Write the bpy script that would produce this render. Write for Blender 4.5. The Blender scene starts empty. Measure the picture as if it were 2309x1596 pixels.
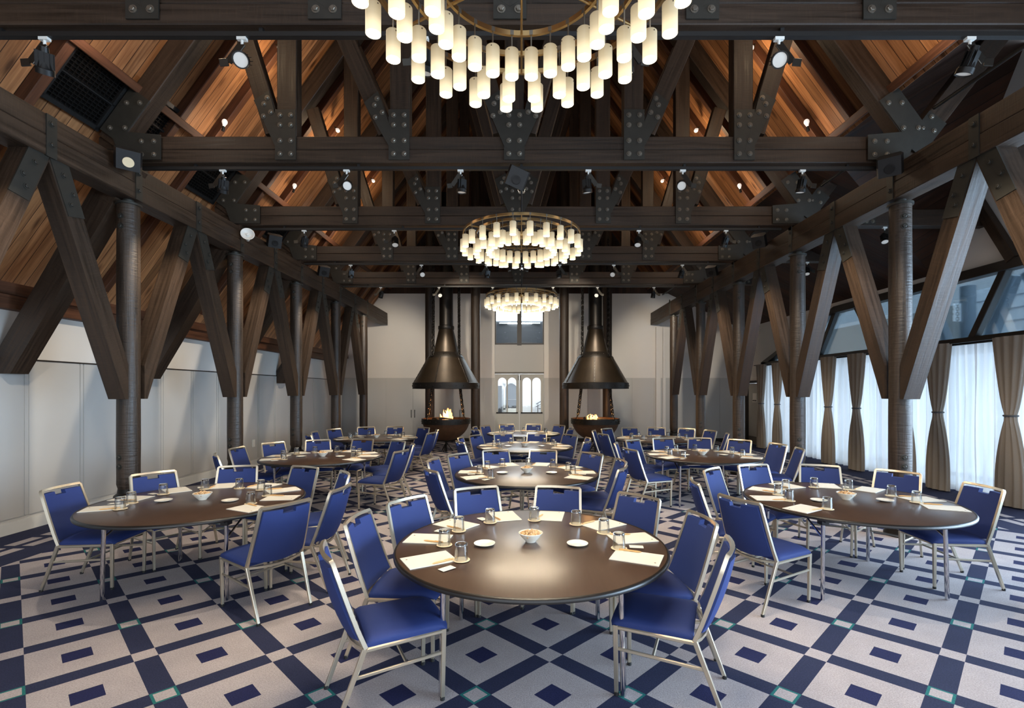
import bpy, bmesh, math, random
from mathutils import Vector, Matrix
random.seed(7)
PI = math.pi
sc = bpy.context.scene
COL = sc.collection

# ------------------------------------------------------------------ camera, world, exposure
F, PX, PY, W, HH, CH = 1090.0, 1176.0, 883.0, 2309.0, 1596.0, 1.77
cam = bpy.data.cameras.new('camera')
cam.sensor_width = 36.0
cam.lens = F / W * 36.0
cam.shift_x = -(PX - W / 2) / W
cam.shift_y = (PY - HH / 2) / W
cam.clip_start, cam.clip_end = 0.05, 200
camo = bpy.data.objects.new('camera', cam)
COL.objects.link(camo)
camo.location = (0, 0, CH)
camo.rotation_euler = (PI / 2, 0, 0)
sc.camera = camo

sc.view_settings.view_transform = 'Standard'
sc.view_settings.look = 'None'
sc.view_settings.gamma = 1.0
sc.view_settings.use_curve_mapping = False
sc.view_settings.exposure = 0.15

wd = bpy.data.worlds.new('World')
sc.world = wd
wd.use_nodes = True
wn = wd.node_tree.nodes
wn['Background'].inputs[0].default_value = (0.80, 0.89, 1.0, 1)
wn['Background'].inputs[1].default_value = 1.3

def lamp(name, kind, loc, energy, color, size=None, size_y=None, rot=(0, 0, 0), spot=None):
    l = bpy.data.lights.new(name, kind)
    l.energy = energy
    l.color = color
    if kind == 'AREA':
        l.shape = 'RECTANGLE' if size_y else 'SQUARE'
        l.size = size
        if size_y: l.size_y = size_y
    elif kind in ('POINT', 'SPOT') and size is not None:
        l.shadow_soft_size = size
    if spot: l.spot_size, l.spot_blend = spot
    o = bpy.data.objects.new(name, l)
    COL.objects.link(o)
    o.location = loc
    o.rotation_euler = rot
    return o

# daylight standing outside the curtained windows
lamp('window_daylight', 'AREA', (9.3, 10.9, 1.3), 210, (0.72, 0.85, 1.0), 2.5, 9.2, (0, PI / 2, 0))
# added bluish fill from an invented opening at near right, out of frame
lamp('bay_fill', 'AREA', (9.0, 1.6, 2.0), 2500, (0.62, 0.79, 1.0), 3.4, 9.0, (0, PI / 2, 0))
lamp('porch_daylight', 'AREA', (11.4, 10.0, 7.5), 900, (0.8, 0.9, 1.0), 3.5, 14.0, (0, 0.15, 0))
# added cool fill lamp at the open hall end, unseen behind the camera
lamp('hall_end_fill', 'AREA', (0.7, -3.3, 1.7), 190, (0.86, 0.92, 1.0), 12.0, 3.0, (PI / 2, 0, 0))

# ------------------------------------------------------------------ layout numbers (metres)
XL, XR = -4.853, 4.677            # the two rows of posts
D, Y2 = 2.22, 5.97                # bay, second truss
TY = [Y2 + D * k for k in (-1, 0, 1, 2, 3, 4)]   # trusses one to five and the far posts
XW, XC, YB = -6.37, 7.84, 17.2    # left wall, curtain wall, back wall
XMID = (XL + XR) / 2
CB, CT = 4.56, 4.88               # tie beam bottom and top
PB, PT = 4.13, 4.545              # wall plate bottom and top
SL = 1.376                        # roof slope

# ------------------------------------------------------------------ helpers
def lin(c):
    c = c / 255.0
    return c / 12.92 if c <= 0.04045 else ((c + 0.055) / 1.055) ** 2.4
def rgb(r, g, b): return (lin(r), lin(g), lin(b), 1.0)

class NT:
    def __init__(s, name):
        m = bpy.data.materials.new(name)
        m.use_nodes = True
        s.m, s.t = m, m.node_tree
        s.n = s.t.nodes
        s.b = s.n['Principled BSDF']
        s.out = s.n['Material Output']
    def new(s, typ, **kw):
        nd = s.n.new(typ)
        for k, v in kw.items():
            setattr(nd, k, v)
        return nd
    def link(s, a, b): s.t.links.new(a, b)
    def val(s, sock, v):
        if hasattr(v, 'links') or isinstance(v, bpy.types.NodeSocket): s.link(v, sock)
        else: sock.default_value = v
    def math(s, op, a, b=None, c=None):
        nd = s.new('ShaderNodeMath', operation=op)
        s.val(nd.inputs[0], a)
        if b is not None: s.val(nd.inputs[1], b)
        if c is not None: s.val(nd.inputs[2], c)
        return nd.outputs[0]
    def mix(s, f, a, b, blend='MIX'):
        nd = s.new('ShaderNodeMix', data_type='RGBA', blend_type=blend)
        s.val(nd.inputs[0], f); s.val(nd.inputs[6], a); s.val(nd.inputs[7], b)
        return nd.outputs[2]
    def ramp(s, f, stops):
        nd = s.new('ShaderNodeValToRGB')
        el = nd.color_ramp.elements
        while len(el) < len(stops): el.new(0.5)
        for e, (p, c) in zip(el, stops):
            e.position, e.color = p, c
        s.val(nd.inputs[0], f)
        return nd.outputs[0]
    def noise(s, vec, scale, detail=3, rough=0.55, dist=0.0):
        nd = s.new('ShaderNodeTexNoise')
        if vec is not None: s.link(vec, nd.inputs['Vector'])
        nd.inputs['Scale'].default_value = scale
        nd.inputs['Detail'].default_value = detail
        nd.inputs['Roughness'].default_value = rough
        nd.inputs['Distortion'].default_value = dist
        return nd.outputs[0]
    def mapping(s, vec, scale):
        nd = s.new('ShaderNodeMapping')
        s.link(vec, nd.inputs[0])
        nd.inputs['Scale'].default_value = scale
        return nd.outputs[0]
    def bump(s, h, strength=0.3, dist=0.01):
        nd = s.new('ShaderNodeBump')
        nd.inputs['Strength'].default_value = strength
        nd.inputs['Distance'].default_value = dist
        s.link(h, nd.inputs['Height'])
        s.link(nd.outputs[0], s.b.inputs['Normal'])
    def coord(s, which='Object'):
        return s.new('ShaderNodeTexCoord').outputs[which]
    def set(s, color=None, rough=None, metal=None, spec=None, **kw):
        if color is not None: s.val(s.b.inputs['Base Color'], color)
        if rough is not None: s.val(s.b.inputs['Roughness'], rough)
        if metal is not None: s.b.inputs['Metallic'].default_value = metal
        if spec is not None: s.b.inputs['Specular IOR Level'].default_value = spec
        for k, v in kw.items(): s.val(s.b.inputs[k.replace('_', ' ')], v)
        return s

M = {}
def simple(name, c, rough=0.5, metal=0.0, spec=0.5, var=0.08, scale=18.0, bump=0.0):
    n = NT(name)
    f = n.noise(n.coord(), scale, 3)
    lo = tuple(x * (1 - var) for x in c[:3]) + (1,)
    hi = tuple(min(1, x * (1 + var)) for x in c[:3]) + (1,)
    n.set(n.mix(f, lo, hi), rough, metal, spec)
    if bump: n.bump(f, bump, 0.004)
    M[name] = n.m
    return n

def wood(name, dark, light, rough=0.55, spec=0.5, plank=None, knots=0.0, saw=0.25, fine=0.0, adze=0.0, rvar=0.12):
    """grain runs along U of the UV map (metres)"""
    n = NT(name)
    uv = n.coord('UV')
    g = n.noise(n.mapping(uv, (1.2, 26, 1)), 1.0, 5, 0.6, 0.6)
    big = n.noise(n.mapping(uv, (0.5, 2.5, 1)), 1.0, 3)
    col = n.ramp(n.math('MULTIPLY_ADD', g, 0.65, n.math('MULTIPLY', big, 0.35)), [(0.32, dark), (0.68, light)])
    hgt = g
    if fine:      # rough sawn marks across the grain
        sw = n.noise(n.mapping(uv, (70, 6, 1)), 1.0, 2, 0.6)
        col = n.mix(n.math('MULTIPLY', n.ramp(sw, [(0.5, (0, 0, 0, 1)), (0.75, (1, 1, 1, 1))]), fine * 0.35), col, tuple(min(1, x * 1.8) for x in light[:3]) + (1,))
        hgt = n.math('MULTIPLY_ADD', sw, 0.5, g)
    if adze:      # ripples left by the adze round a pole
        rp = n.noise(n.mapping(uv, (34, 5, 1)), 1.0, 2, 0.5, 0.4)
        hgt = n.math('MULTIPLY_ADD', rp, adze, g)
    if plank:
        sep = n.new('ShaderNodeSeparateXYZ'); n.link(uv, sep.inputs[0])
        pv = n.math('DIVIDE', sep.outputs[1], plank)
        idx = n.math('FLOOR', pv)
        wn_ = n.new('ShaderNodeTexWhiteNoise', noise_dimensions='1D'); n.link(idx, wn_.inputs['W'])
        tone = n.math('MULTIPLY_ADD', wn_.outputs[0], 0.75, 0.55)
        hsv = n.new('ShaderNodeHueSaturation'); n.link(tone, hsv.inputs['Value']); n.link(col, hsv.inputs['Color'])
        col = hsv.outputs[0]
        fr = n.math('FRACT', pv)
        edge = n.math('LESS_THAN', n.math('ABSOLUTE', n.math('SUBTRACT', fr, 0.5)), 0.475)
        col = n.mix(edge, tuple(x * 0.18 for x in dark[:3]) + (1,), col)
        hgt = n.math('MULTIPLY_ADD', edge, 1.0, n.math('MULTIPLY', g, 0.15))
    if knots:
        vo = n.new('ShaderNodeTexVoronoi'); n.link(n.mapping(uv, (1.7, 6.5, 1)), vo.inputs['Vector'])
        vo.inputs['Scale'].default_value = 1.0
        k = n.ramp(vo.outputs['Distance'], [(0.09, (1, 1, 1, 1)), (0.26, (0, 0, 0, 1))])
        col = n.mix(n.math('MULTIPLY', k, knots), col, tuple(x * 0.25 for x in dark[:3]) + (1,))
    n.set(col, n.ramp(g, [(0.3, (rough - rvar,) * 3 + (1,)), (0.7, (rough + rvar,) * 3 + (1,))]), 0, spec)
    n.bump(hgt, saw, 0.01)
    M[name] = n.m
    return n

wood('dark_timber', rgb(22, 16, 11), rgb(62, 46, 33), 0.52, 0.4, fine=0.5)
wood('dark_post', rgb(22, 18, 15), rgb(66, 52, 40), 0.5, 0.45, saw=0.5, adze=1.2)
wood('dark_board', rgb(30, 18, 12), rgb(70, 42, 26), 0.6, 0.3, plank=0.13)
wood('roof_board', rgb(112, 70, 42), rgb(186, 132, 86), 0.55, 0.3, plank=0.145, knots=0.8)
wood('rafter_wood', rgb(52, 31, 20), rgb(104, 66, 44), 0.6, 0.3)
wood('table_veneer', rgb(62, 45, 35), rgb(72, 53, 42), 0.3, 0.9, saw=0.0, rvar=0.0)
wood('pencil_wood', rgb(190, 140, 80), rgb(226, 186, 128), 0.5, 0.4, saw=0.02)

simple('steel_plate', rgb(50, 48, 43), 0.5, 0.35, var=0.25, scale=9)
simple('steel_bolt', rgb(120, 114, 104), 0.35, 0.7)
simple('black_iron', rgb(30, 26, 22), 0.42, 0.6, var=0.35, scale=7, bump=0.2)
simple('hood_iron', rgb(43, 35, 26), 0.42, 0.6, var=0.5, scale=4.5, bump=0.15)
simple('rust_iron', rgb(84, 58, 38), 0.6, 0.35, var=0.5, scale=8, bump=0.45)
simple('matte_black', rgb(18, 18, 18), 0.5)
simple('spot_metal', rgb(70, 68, 64), 0.32, 0.9)
simple('spot_body', rgb(28, 27, 26), 0.4, 0.5)
simple('white_paint', rgb(206, 203, 198), 0.75, spec=0.25, var=0.015, scale=3)
simple('grey_paint', rgb(176, 175, 172), 0.6, spec=0.3, var=0.015, scale=3)
simple('trim_white', rgb(200, 200, 196), 0.5, var=0.02)
simple('door_grey', rgb(164, 164, 158), 0.55, var=0.02)
simple('door_dark', rgb(88, 84, 76), 0.55, var=0.04)
simple('frame_dark', rgb(34, 28, 24), 0.45, var=0.15)
simple('lobby_grey', rgb(70, 72, 76), 0.8, var=0.12)
simple('lobby_white', rgb(222, 224, 226), 0.8, var=0.02)
simple('champagne_metal', rgb(206, 196, 176), 0.3, 0.85, var=0.03)
simple('chrome', rgb(215, 215, 218), 0.08, 1.0, var=0.02)
simple('paper', rgb(218, 214, 202), 0.8, var=0.015, scale=40)
simple('coaster_paper', rgb(228, 206, 168), 0.8, var=0.04, scale=40)
simple('ink_dot', rgb(120, 100, 80), 0.7)
simple('glazed_china', rgb(236, 232, 218), 0.15, var=0.02)
simple('snack_mix', rgb(196, 160, 116), 0.6, var=0.6, scale=60)
simple('brass', rgb(176, 146, 100), 0.28, 0.95, var=0.06)
simple('rubber', rgb(20, 20, 20), 0.7)
simple('black_edge', rgb(22, 19, 18), 0.35)
simple('log_char', rgb(26, 20, 16), 0.85, var=0.5, scale=20, bump=0.5)
simple('white_plastic', rgb(222, 222, 216), 0.4)
simple('clapboard', rgb(226, 232, 238), 0.6)
simple('porch_timber', rgb(150, 160, 168), 0.7)
simple('tie_band', rgb(70, 72, 76), 0.5)

def fabric(name, c, bump=0.15, scale=420, sheen=0.3):
    n = NT(name)
    co = n.coord()
    w = n.noise(co, scale, 2, 0.7)
    lo = tuple(x * 0.75 for x in c[:3]) + (1,)
    hi = tuple(min(1, x * 1.25) for x in c[:3]) + (1,)
    n.set(n.mix(w, lo, hi), 0.72, 0, 0.35)
    n.b.inputs['Sheen Weight'].default_value = sheen
    n.b.inputs['Sheen Roughness'].default_value = 0.5
    n.bump(w, bump, 0.002)
    M[name] = n.m
fabric('blue_vinyl', rgb(33, 50, 104), sheen=0.0)
fabric('drape_taupe', rgb(126, 117, 106), 0.1, 200, 0.1)

def sheer():
    n = NT('sheer_voile')
    for l in list(n.t.links): n.t.links.remove(l)
    tr = n.new('ShaderNodeBsdfTranslucent'); tr.inputs[0].default_value = (0.92, 0.93, 0.95, 1)
    df = n.new('ShaderNodeBsdfDiffuse'); df.inputs[0].default_value = (0.86, 0.86, 0.85, 1)
    tp = n.new('ShaderNodeBsdfTransparent'); tp.inputs[0].default_value = (0.97, 0.98, 1, 1)
    lw = n.new('ShaderNodeLayerWeight'); lw.inputs[0].default_value = 0.5
    a = n.new('ShaderNodeMixShader'); n.link(n.math('MULTIPLY_ADD', lw.outputs['Facing'], 0.75, 0.2), a.inputs[0])
    n.link(tr.outputs[0], a.inputs[1]); n.link(df.outputs[0], a.inputs[2])
    wv = n.noise(n.coord(), 260, 2)
    b = n.new('ShaderNodeMixShader'); n.link(n.math('MULTIPLY', n.math('MULTIPLY_ADD', wv, 0.1, 0.28), n.math('SUBTRACT', 1.0, lw.outputs['Facing'])), b.inputs[0])
    n.link(a.outputs[0], b.inputs[1]); n.link(tp.outputs[0], b.inputs[2])
    n.link(b.outputs[0], n.out.inputs[0])
    M['sheer_voile'] = n.m
sheer()

def pane(name, tint, refl):
    n = NT(name)
    for l in list(n.t.links): n.t.links.remove(l)
    tp = n.new('ShaderNodeBsdfTransparent'); tp.inputs[0].default_value = tint
    gl = n.new('ShaderNodeBsdfGlossy'); gl.inputs['Roughness'].default_value = 0.02
    gl.inputs[0].default_value = (0.9, 0.95, 1, 1)
    fr = n.new('ShaderNodeFresnel'); fr.inputs[0].default_value = 1.45
    mx = n.new('ShaderNodeMixShader')
    n.link(n.math('MULTIPLY_ADD', fr.outputs[0], 0.8, refl), mx.inputs[0])
    n.link(tp.outputs[0], mx.inputs[1]); n.link(gl.outputs[0], mx.inputs[2])
    n.link(mx.outputs[0], n.out.inputs[0])
    M[name] = n.m
pane('window_glass', (0.78, 0.88, 0.93, 1), 0.08)
pane('door_glass', (0.93, 0.96, 0.97, 1), 0.03)

n = NT('clear_glass')                 # thin wall of a tumbler
for l in list(n.t.links): n.t.links.remove(l)
tp = n.new('ShaderNodeBsdfTransparent'); tp.inputs[0].default_value = (0.97, 0.98, 0.98, 1)
gl = n.new('ShaderNodeBsdfGlossy'); gl.inputs['Roughness'].default_value = 0.03
lw = n.new('ShaderNodeLayerWeight'); lw.inputs[0].default_value = 0.35
mx = n.new('ShaderNodeMixShader')
n.link(n.math('MULTIPLY_ADD', lw.outputs['Fresnel'], 0.5, n.math('MULTIPLY', n.noise(n.coord(), 40, 1), 0.06)), mx.inputs[0])
n.link(tp.outputs[0], mx.inputs[1]); n.link(gl.outputs[0], mx.inputs[2]); n.link(mx.outputs[0], n.out.inputs[0])
M['clear_glass'] = n.m
n = NT('base_glass')                  # the thick bottom, seen at the top of an upturned tumbler
n.set((0.96, 0.98, 0.98, 1), 0.0)
n.link(n.math('MULTIPLY', n.noise(n.coord(), 30, 1), 0.03), n.b.inputs['Roughness'])
n.b.inputs['Transmission Weight'].default_value = 1.0
n.b.inputs['IOR'].default_value = 1.48
M['base_glass'] = n.m

def emit(name, c, s, grad=None):
    n = NT(name)
    f = n.noise(n.coord(), 6, 2)
    n.set(c, 0.5)
    n.link(n.mix(f, tuple(x * 0.94 for x in c[:3]) + (1,), c), n.b.inputs['Emission Color'])
    n.b.inputs['Emission Strength'].default_value = s
    M[name] = n.m
    return n
# glowing opal cylinder: the lamp inside sits low, so the glass is brightest near its mouth
n = NT('opal_shade')
sep = n.new('ShaderNodeSeparateXYZ'); n.link(n.coord(), sep.inputs[0])
h = n.math('DIVIDE', n.math('ADD', sep.outputs[2], 0.17), 0.17)   # 0 at mouth, 1 at top
n.set(rgb(132, 122, 100), 0.4)
n.link(n.ramp(h, [(0.0, (1.0, 0.86, 0.58, 1)), (0.35, (1.0, 0.83, 0.53, 1)), (1.0, (0.74, 0.58, 0.36, 1))]), n.b.inputs['Emission Color'])
n.link(n.ramp(h, [(0.0, (1, 1, 1, 1)), (0.25, (0.86,) * 3 + (1,)), (0.55, (0.52,) * 3 + (1,)), (1.0, (0.34,) * 3 + (1,))]), n.b.inputs['Emission Strength'])
M['opal_shade'] = n.m
emit('lamp_glow', (1.0, 0.84, 0.62, 1), 115.0)
emit('bulb_glow', (1.0, 0.93, 0.85, 1), 0.6)
emit('spot_lens', (0.5, 0.49, 0.46, 1), 0.3)
emit('tube_glow', (0.92, 0.97, 1.0, 1), 14.0)
emit('skylight_glow', (0.88, 0.95, 1.0, 1), 9.0)
emit('flame_glow', (1.0, 0.50, 0.14, 1), 3.0)
emit('ember_glow', (1.0, 0.33, 0.05, 1), 1.2)
emit('sign_glow', (0.95, 0.93, 0.8, 1), 0.55)

def carpet():
    n = NT('carpet')
    co = n.coord()
    sep = n.new('ShaderNodeSeparateXYZ'); n.link(co, sep.inputs[0])
    X, Y = sep.outputs[0], sep.outputs[1]
    p, pd, x0, y0 = 0.907, 0.86, 0.183, 2.825        # a big light diamond is centred here
    xx = n.math('DIVIDE', n.math('SUBTRACT', X, x0), p)
    yy = n.math('DIVIDE', n.math('SUBTRACT', Y, y0), pd)
    u, v = n.math('ADD', xx, yy), n.math('SUBTRACT', xx, yy)
    def cen(a):   # distance from the nearest integer
        return n.math('ABSOLUTE', n.math('SUBTRACT', n.math('FRACT', n.math('ADD', a, 0.5)), 0.5))
    fu, fv = cen(u), cen(v)
    mx, mn = n.math('MAXIMUM', fu, fv), n.math('MINIMUM', fu, fv)
    band = n.math('GREATER_THAN', mx, 0.397)
    core = n.math('LESS_THAN', mx, 0.122)
    patch = n.math('GREATER_THAN', mn, 0.397)
    par = n.math('ABSOLUTE', n.math('MODULO', n.math('ADD', n.math('FLOOR', u), n.math('FLOOR', v)), 2.0))
    even = n.math('LESS_THAN', n.math('ABSOLUTE', n.math('SUBTRACT', par, 1.0)), 0.5)
    teal = n.math('MULTIPLY', n.math('MULTIPLY', patch, n.math('SUBTRACT', 1.0, even)), n.math('LESS_THAN', mn, 0.421))
    light, navy, core_c, teal_c = rgb(166, 158, 158), rgb(44, 48, 72), rgb(36, 39, 74), rgb(40, 106, 104)
    c = n.mix(band, light, navy)
    c = n.mix(core, c, core_c)
    c = n.mix(patch, c, light)
    c = n.mix(teal, c, teal_c)
    # plain navy edge with a run of light blocks, by the two long walls
    def between(a, lo, hi):
        return n.math('MULTIPLY', n.math('GREATER_THAN', a, lo), n.math('LESS_THAN', a, hi))
    edge = n.math('ADD', n.math('LESS_THAN', X, -5.27), n.math('GREATER_THAN', X, 6.25))
    c = n.mix(edge, c, navy)
    blocks = n.math('GREATER_THAN', n.math('FRACT', n.math('DIVIDE', Y, 0.42)), 0.22)
    rows = n.math('ADD', n.math('ADD', between(X, -5.95, -5.82), between(X, -5.74, -5.61)), n.math('ADD', between(X, 6.62, 6.75), between(X, 6.83, 6.96)))
    c = n.mix(n.math('MULTIPLY', rows, blocks), c, light)
    pile = n.noise(co, 120, 3, 0.8)
    pile2 = n.noise(co, 5, 3, 0.6)
    t = n.math('ADD', n.math('MULTIPLY', pile, 1.5), n.math('MULTIPLY', pile2, 0.3))
    hsv = n.new('ShaderNodeHueSaturation'); n.link(c, hsv.inputs['Color']); n.link(n.math('ADD', t, 0.08), hsv.inputs['Value'])
    n.set(hsv.outputs[0], 0.95, 0, 0.15)
    n.bump(pile, 0.5, 0.006)
    M['carpet'] = n.m
carpet()

def V(*a): return Vector(a)

class MB:
    def __init__(s): s.v, s.f, s.uv, s.mi = [], [], [], []
    def add(s, vs, fs, uvs=None, mat=0, T=None):
        o = len(s.v)
        for p in vs:
            p = Vector(p)
            s.v.append(T @ p if T else p)
        for i, f in enumerate(fs):
            s.f.append([o + k for k in f]); s.uv.append(uvs[i] if uvs else None); s.mi.append(mat)
        return s
    def box(s, c, d, T=None, mat=0):
        x, y, z = c; a, b, h = d[0] / 2, d[1] / 2, d[2] / 2
        vs = [(x + i * a, y + j * b, z + k * h) for i in (-1, 1) for j in (-1, 1) for k in (-1, 1)]
        return s.add(vs, [(0, 1, 3, 2), (4, 6, 7, 5), (0, 4, 5, 1), (2, 3, 7, 6), (0, 2, 6, 4), (1, 5, 7, 3)], None, mat, T)
    def beam(s, p0, p1, w, h, up=(0, 0, 1), ch=0.008, T=None, mat=0, taper=1.0):
        p0, p1 = Vector(p0), Vector(p1)
        d = (p1 - p0); L = d.length; d.normalize()
        sd = d.cross(Vector(up)); sd.normalize(); u = sd.cross(d)
        a, b = w / 2, h / 2; c = min(ch, a * 0.6, b * 0.6)
        sec = [(-a + c, -b), (a - c, -b), (a, -b + c), (a, b - c), (a - c, b), (-a + c, b), (-a, b - c), (-a, -b + c)]
        vs = [p0 + sd * x + u * y for x, y in sec] + [p1 + sd * x * taper + u * y * taper for x, y in sec]
        u0, v0 = random.random() * 9, random.random() * 9
        per = [0]
        for i in range(8):
            q, r = sec[i], sec[(i + 1) % 8]
            per.append(per[-1] + math.hypot(q[0] - r[0], q[1] - r[1]))
        fs, uv = [], []
        for i in range(8):
            j = (i + 1) % 8
            fs.append((i, j, 8 + j, 8 + i))
            uv.append([(u0, v0 + per[i]), (u0, v0 + per[i + 1]), (u0 + L, v0 + per[i + 1]), (u0 + L, v0 + per[i])])
        fs += [tuple(range(7, -1, -1)), tuple(range(8, 16))]
        e = [(v0 + x, u0 + y) for x, y in sec]
        uv += [e[::-1], e]
        return s.add(vs, fs, uv, mat, T)
    def tube(s, pts, r, n=10, closed=False, T=None, mat=0, radii=None, sq=False, w2=None):
        pts = [Vector(p) for p in pts]; m = len(pts)
        rings, prev = [], None
        acc = 0; lens = []
        for i, p in enumerate(pts):
            if closed: t = pts[(i + 1) % m] - pts[i - 1]
            else: t = pts[min(i + 1, m - 1)] - pts[max(i - 1, 0)]
            t.normalize()
            if prev is None:
                a = Vector((0, 0, 1)) if abs(t.z) < 0.9 else Vector((1, 0, 0))
                nrm = t.cross(a).normalized()
            else:
                nrm = (prev - t * prev.dot(t)).normalized()
            prev = nrm; bn = t.cross(nrm)
            rr = radii[i] if radii else r
            ring = []
            for k in range(n):
                an = 2 * PI * k / n + (PI / 4 if sq else 0)
                ring.append(p + (nrm * math.cos(an) + bn * math.sin(an)) * rr * (1.4142 if sq else 1))
            rings.append(ring)
            if i: acc += (pts[i] - pts[i - 1]).length
            lens.append(acc)
        vs = [q for ring in rings for q in ring]
        fs, uv = [], []
        per = 2 * PI * r
        for i in range(m if closed else m - 1):
            j = (i + 1) % m
            for k in range(n):
                l = (k + 1) % n
                fs.append((i * n + k, i * n + l, j * n + l, j * n + k))
                b = lens[j] if j else lens[i] + 0.05
                uv.append([(lens[i], per * k / n), (lens[i], per * (k + 1) / n), (b, per * (k + 1) / n), (b, per * k / n)])
        if not closed:
            fs += [tuple(range(n - 1, -1, -1)), tuple(range((m - 1) * n, m * n))]; uv += [None, None]
        return s.add(vs, fs, uv, mat, T)
    def lathe(s, prof, n=24, T=None, mat=0, a0=0.0, closed=False):
        """prof: (r, z) list; r = 0 ends are closed to a point"""
        vs, idx = [], []
        for r, z in prof:
            if r < 1e-6: idx.append([len(vs)] * n); vs.append((0, 0, z))
            else:
                idx.append(list(range(len(vs), len(vs) + n)))
                vs += [(r * math.cos(a0 + 2 * PI * k / n), r * math.sin(a0 + 2 * PI * k / n), z) for k in range(n)]
        fs, uv = [], []
        m = len(prof); acc = 0
        for i in range(m if closed else m - 1):
            A, B = idx[i], idx[(i + 1) % m]
            q, r2 = prof[i], prof[(i + 1) % m]
            L = math.hypot(q[0] - r2[0], q[1] - r2[1])
            per = 2 * PI * max(q[0], r2[0])
            for k in range(n):
                l = (k + 1) % n
                f = [A[k], A[l], B[l], B[k]]
                w = [(acc, per * k / n), (acc, per * (k + 1) / n), (acc + L, per * (k + 1) / n), (acc + L, per * k / n)]
                g, gw = [], []
                for x, y in zip(f, w):
                    if x not in g: g.append(x); gw.append(y)
                if len(g) > 2: fs.append(tuple(g)); uv.append(gw)
            acc += L
        return s.add(vs, fs, uv, mat, T)
    def prism(s, poly, fn, a, b, mat=0, g=(1, 0), T=None):
        """poly: 2D points, fn(u, v, w) -> xyz, extruded from w=a to w=b; g = grain direction in the polygon"""
        m = len(poly)
        vs = [fn(u, v, a) for u, v in poly] + [fn(u, v, b) for u, v in poly]
        u0 = random.random() * 9
        e = [(u * g[0] + v * g[1] + u0, -u * g[1] + v * g[0] + u0) for u, v in poly]
        fs = [tuple(range(m - 1, -1, -1)), tuple(range(m, 2 * m))]
        uv = [e[::-1], e]
        for i in range(m):
            j = (i + 1) % m
            fs.append((i, j, m + j, m + i))
            uv.append([(e[i][0], e[i][1]), (e[j][0], e[j][1]), (e[j][0], e[j][1] + (b - a)), (e[i][0], e[i][1] + (b - a))])
        return s.add(vs, fs, uv, mat, T)
    def bolt(s, c, nrm, r=0.02, h=0.016, mat=0):
        """hex bolt head with its washer"""
        nrm = Vector(nrm).normalized()
        Q = nrm.to_track_quat('Z', 'Y').to_matrix().to_4x4()
        T = Matrix.Translation(Vector(c)) @ Q
        s.lathe([(r * 1.5, -0.004), (r * 1.5, 0.003), (0, 0.003)], 12, T, mat)
        return s.lathe([(r, 0.0), (r, h * 0.8), (r * 0.8, h), (0, h)], 6, T, mat)
    def mesh(s, name, mats, smooth=True, angle=35):
        me = bpy.data.meshes.new(name)
        me.from_pydata([tuple(p) for p in s.v], [], s.f)
        for mt in (mats if isinstance(mats, (list, tuple)) else [mats]):
            me.materials.append(M[mt])
        uvl = me.uv_layers.new(name='UVMap')
        for poly, uv, mi in zip(me.polygons, s.uv, s.mi):
            poly.material_index = mi
            if uv is None:
                nn = poly.normal
                ax = max(range(3), key=lambda k: abs(nn[k]))
                o = [k for k in range(3) if k != ax]
                for li in poly.loop_indices:
                    p = me.vertices[me.loops[li].vertex_index].co
                    uvl.data[li].uv = (p[o[0]], p[o[1]])
            else:
                for li, w in zip(poly.loop_indices, uv): uvl.data[li].uv = w
        bm = bmesh.new(); bm.from_mesh(me)
        bmesh.ops.recalc_face_normals(bm, faces=bm.faces)
        bm.to_mesh(me); bm.free()
        if smooth:
            me.polygons.foreach_set('use_smooth', [True] * len(me.polygons))
            me.set_sharp_from_angle(angle=math.radians(angle))
        return me
    def obj(s, name, mats, parent=None, smooth=True, angle=35):
        return link(bpy.data.objects.new(name, s.mesh(name, mats, smooth, angle)), parent)

def link(o, parent=None):
    COL.objects.link(o)
    if parent is not None: o.parent = parent
    return o
def tag(o, label, cat, group=None, kind=None):
    o['label'] = label; o['category'] = cat
    if group: o['group'] = group
    if kind: o['kind'] = kind
    return o
def thing(name, label, cat, loc=(0, 0, 0), rz=0, group=None, kind=None):
    o = link(bpy.data.objects.new(name, None))
    o.empty_display_size = 0.1
    o.location = loc; o.rotation_euler = (0, 0, rz)
    return tag(o, label, cat, group, kind)
def struct(o, label, cat): return tag(o, label, cat, None, 'structure')
def part(name, me, parent, loc=None, rot=None):
    o = link(bpy.data.objects.new(name, me), parent)
    if loc: o.location = loc
    if rot: o.rotation_euler = rot
    return o
def copy_tree(o, parent=None):
    c = o.copy(); COL.objects.link(c); c.parent = parent
    for ch in list(o.children): copy_tree(ch, c)
    return c
def XZ(y): return lambda u, v, w: (u, w, v)
fXZ = lambda u, v, w: (u, w, v)
fYZ = lambda u, v, w: (w, u, v)
fXY = lambda u, v, w: (u, v, w)
ORD = ['first', 'second', 'third', 'fourth', 'fifth', 'sixth']
NEAR = ['nearest', 'second', 'third', 'fourth', 'fifth', 'farthest']

# ------------------------------------------------------------------ the shell
YF = -3.4
mb = MB(); mb.box(((XW + XC) / 2, (YF + YB) / 2, -0.05), (XC - XW + 0.6, YB - YF + 0.4, 0.1))
struct(mb.obj('floor', 'carpet', smooth=False), 'blue and grey carpet of diamonds with navy bands and teal outlined squares', 'floor')

def zb(x):                       # underside of the roof boards
    return 3.35 + SL * (min(x, 2 * XMID - x) + 6.37)
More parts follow.
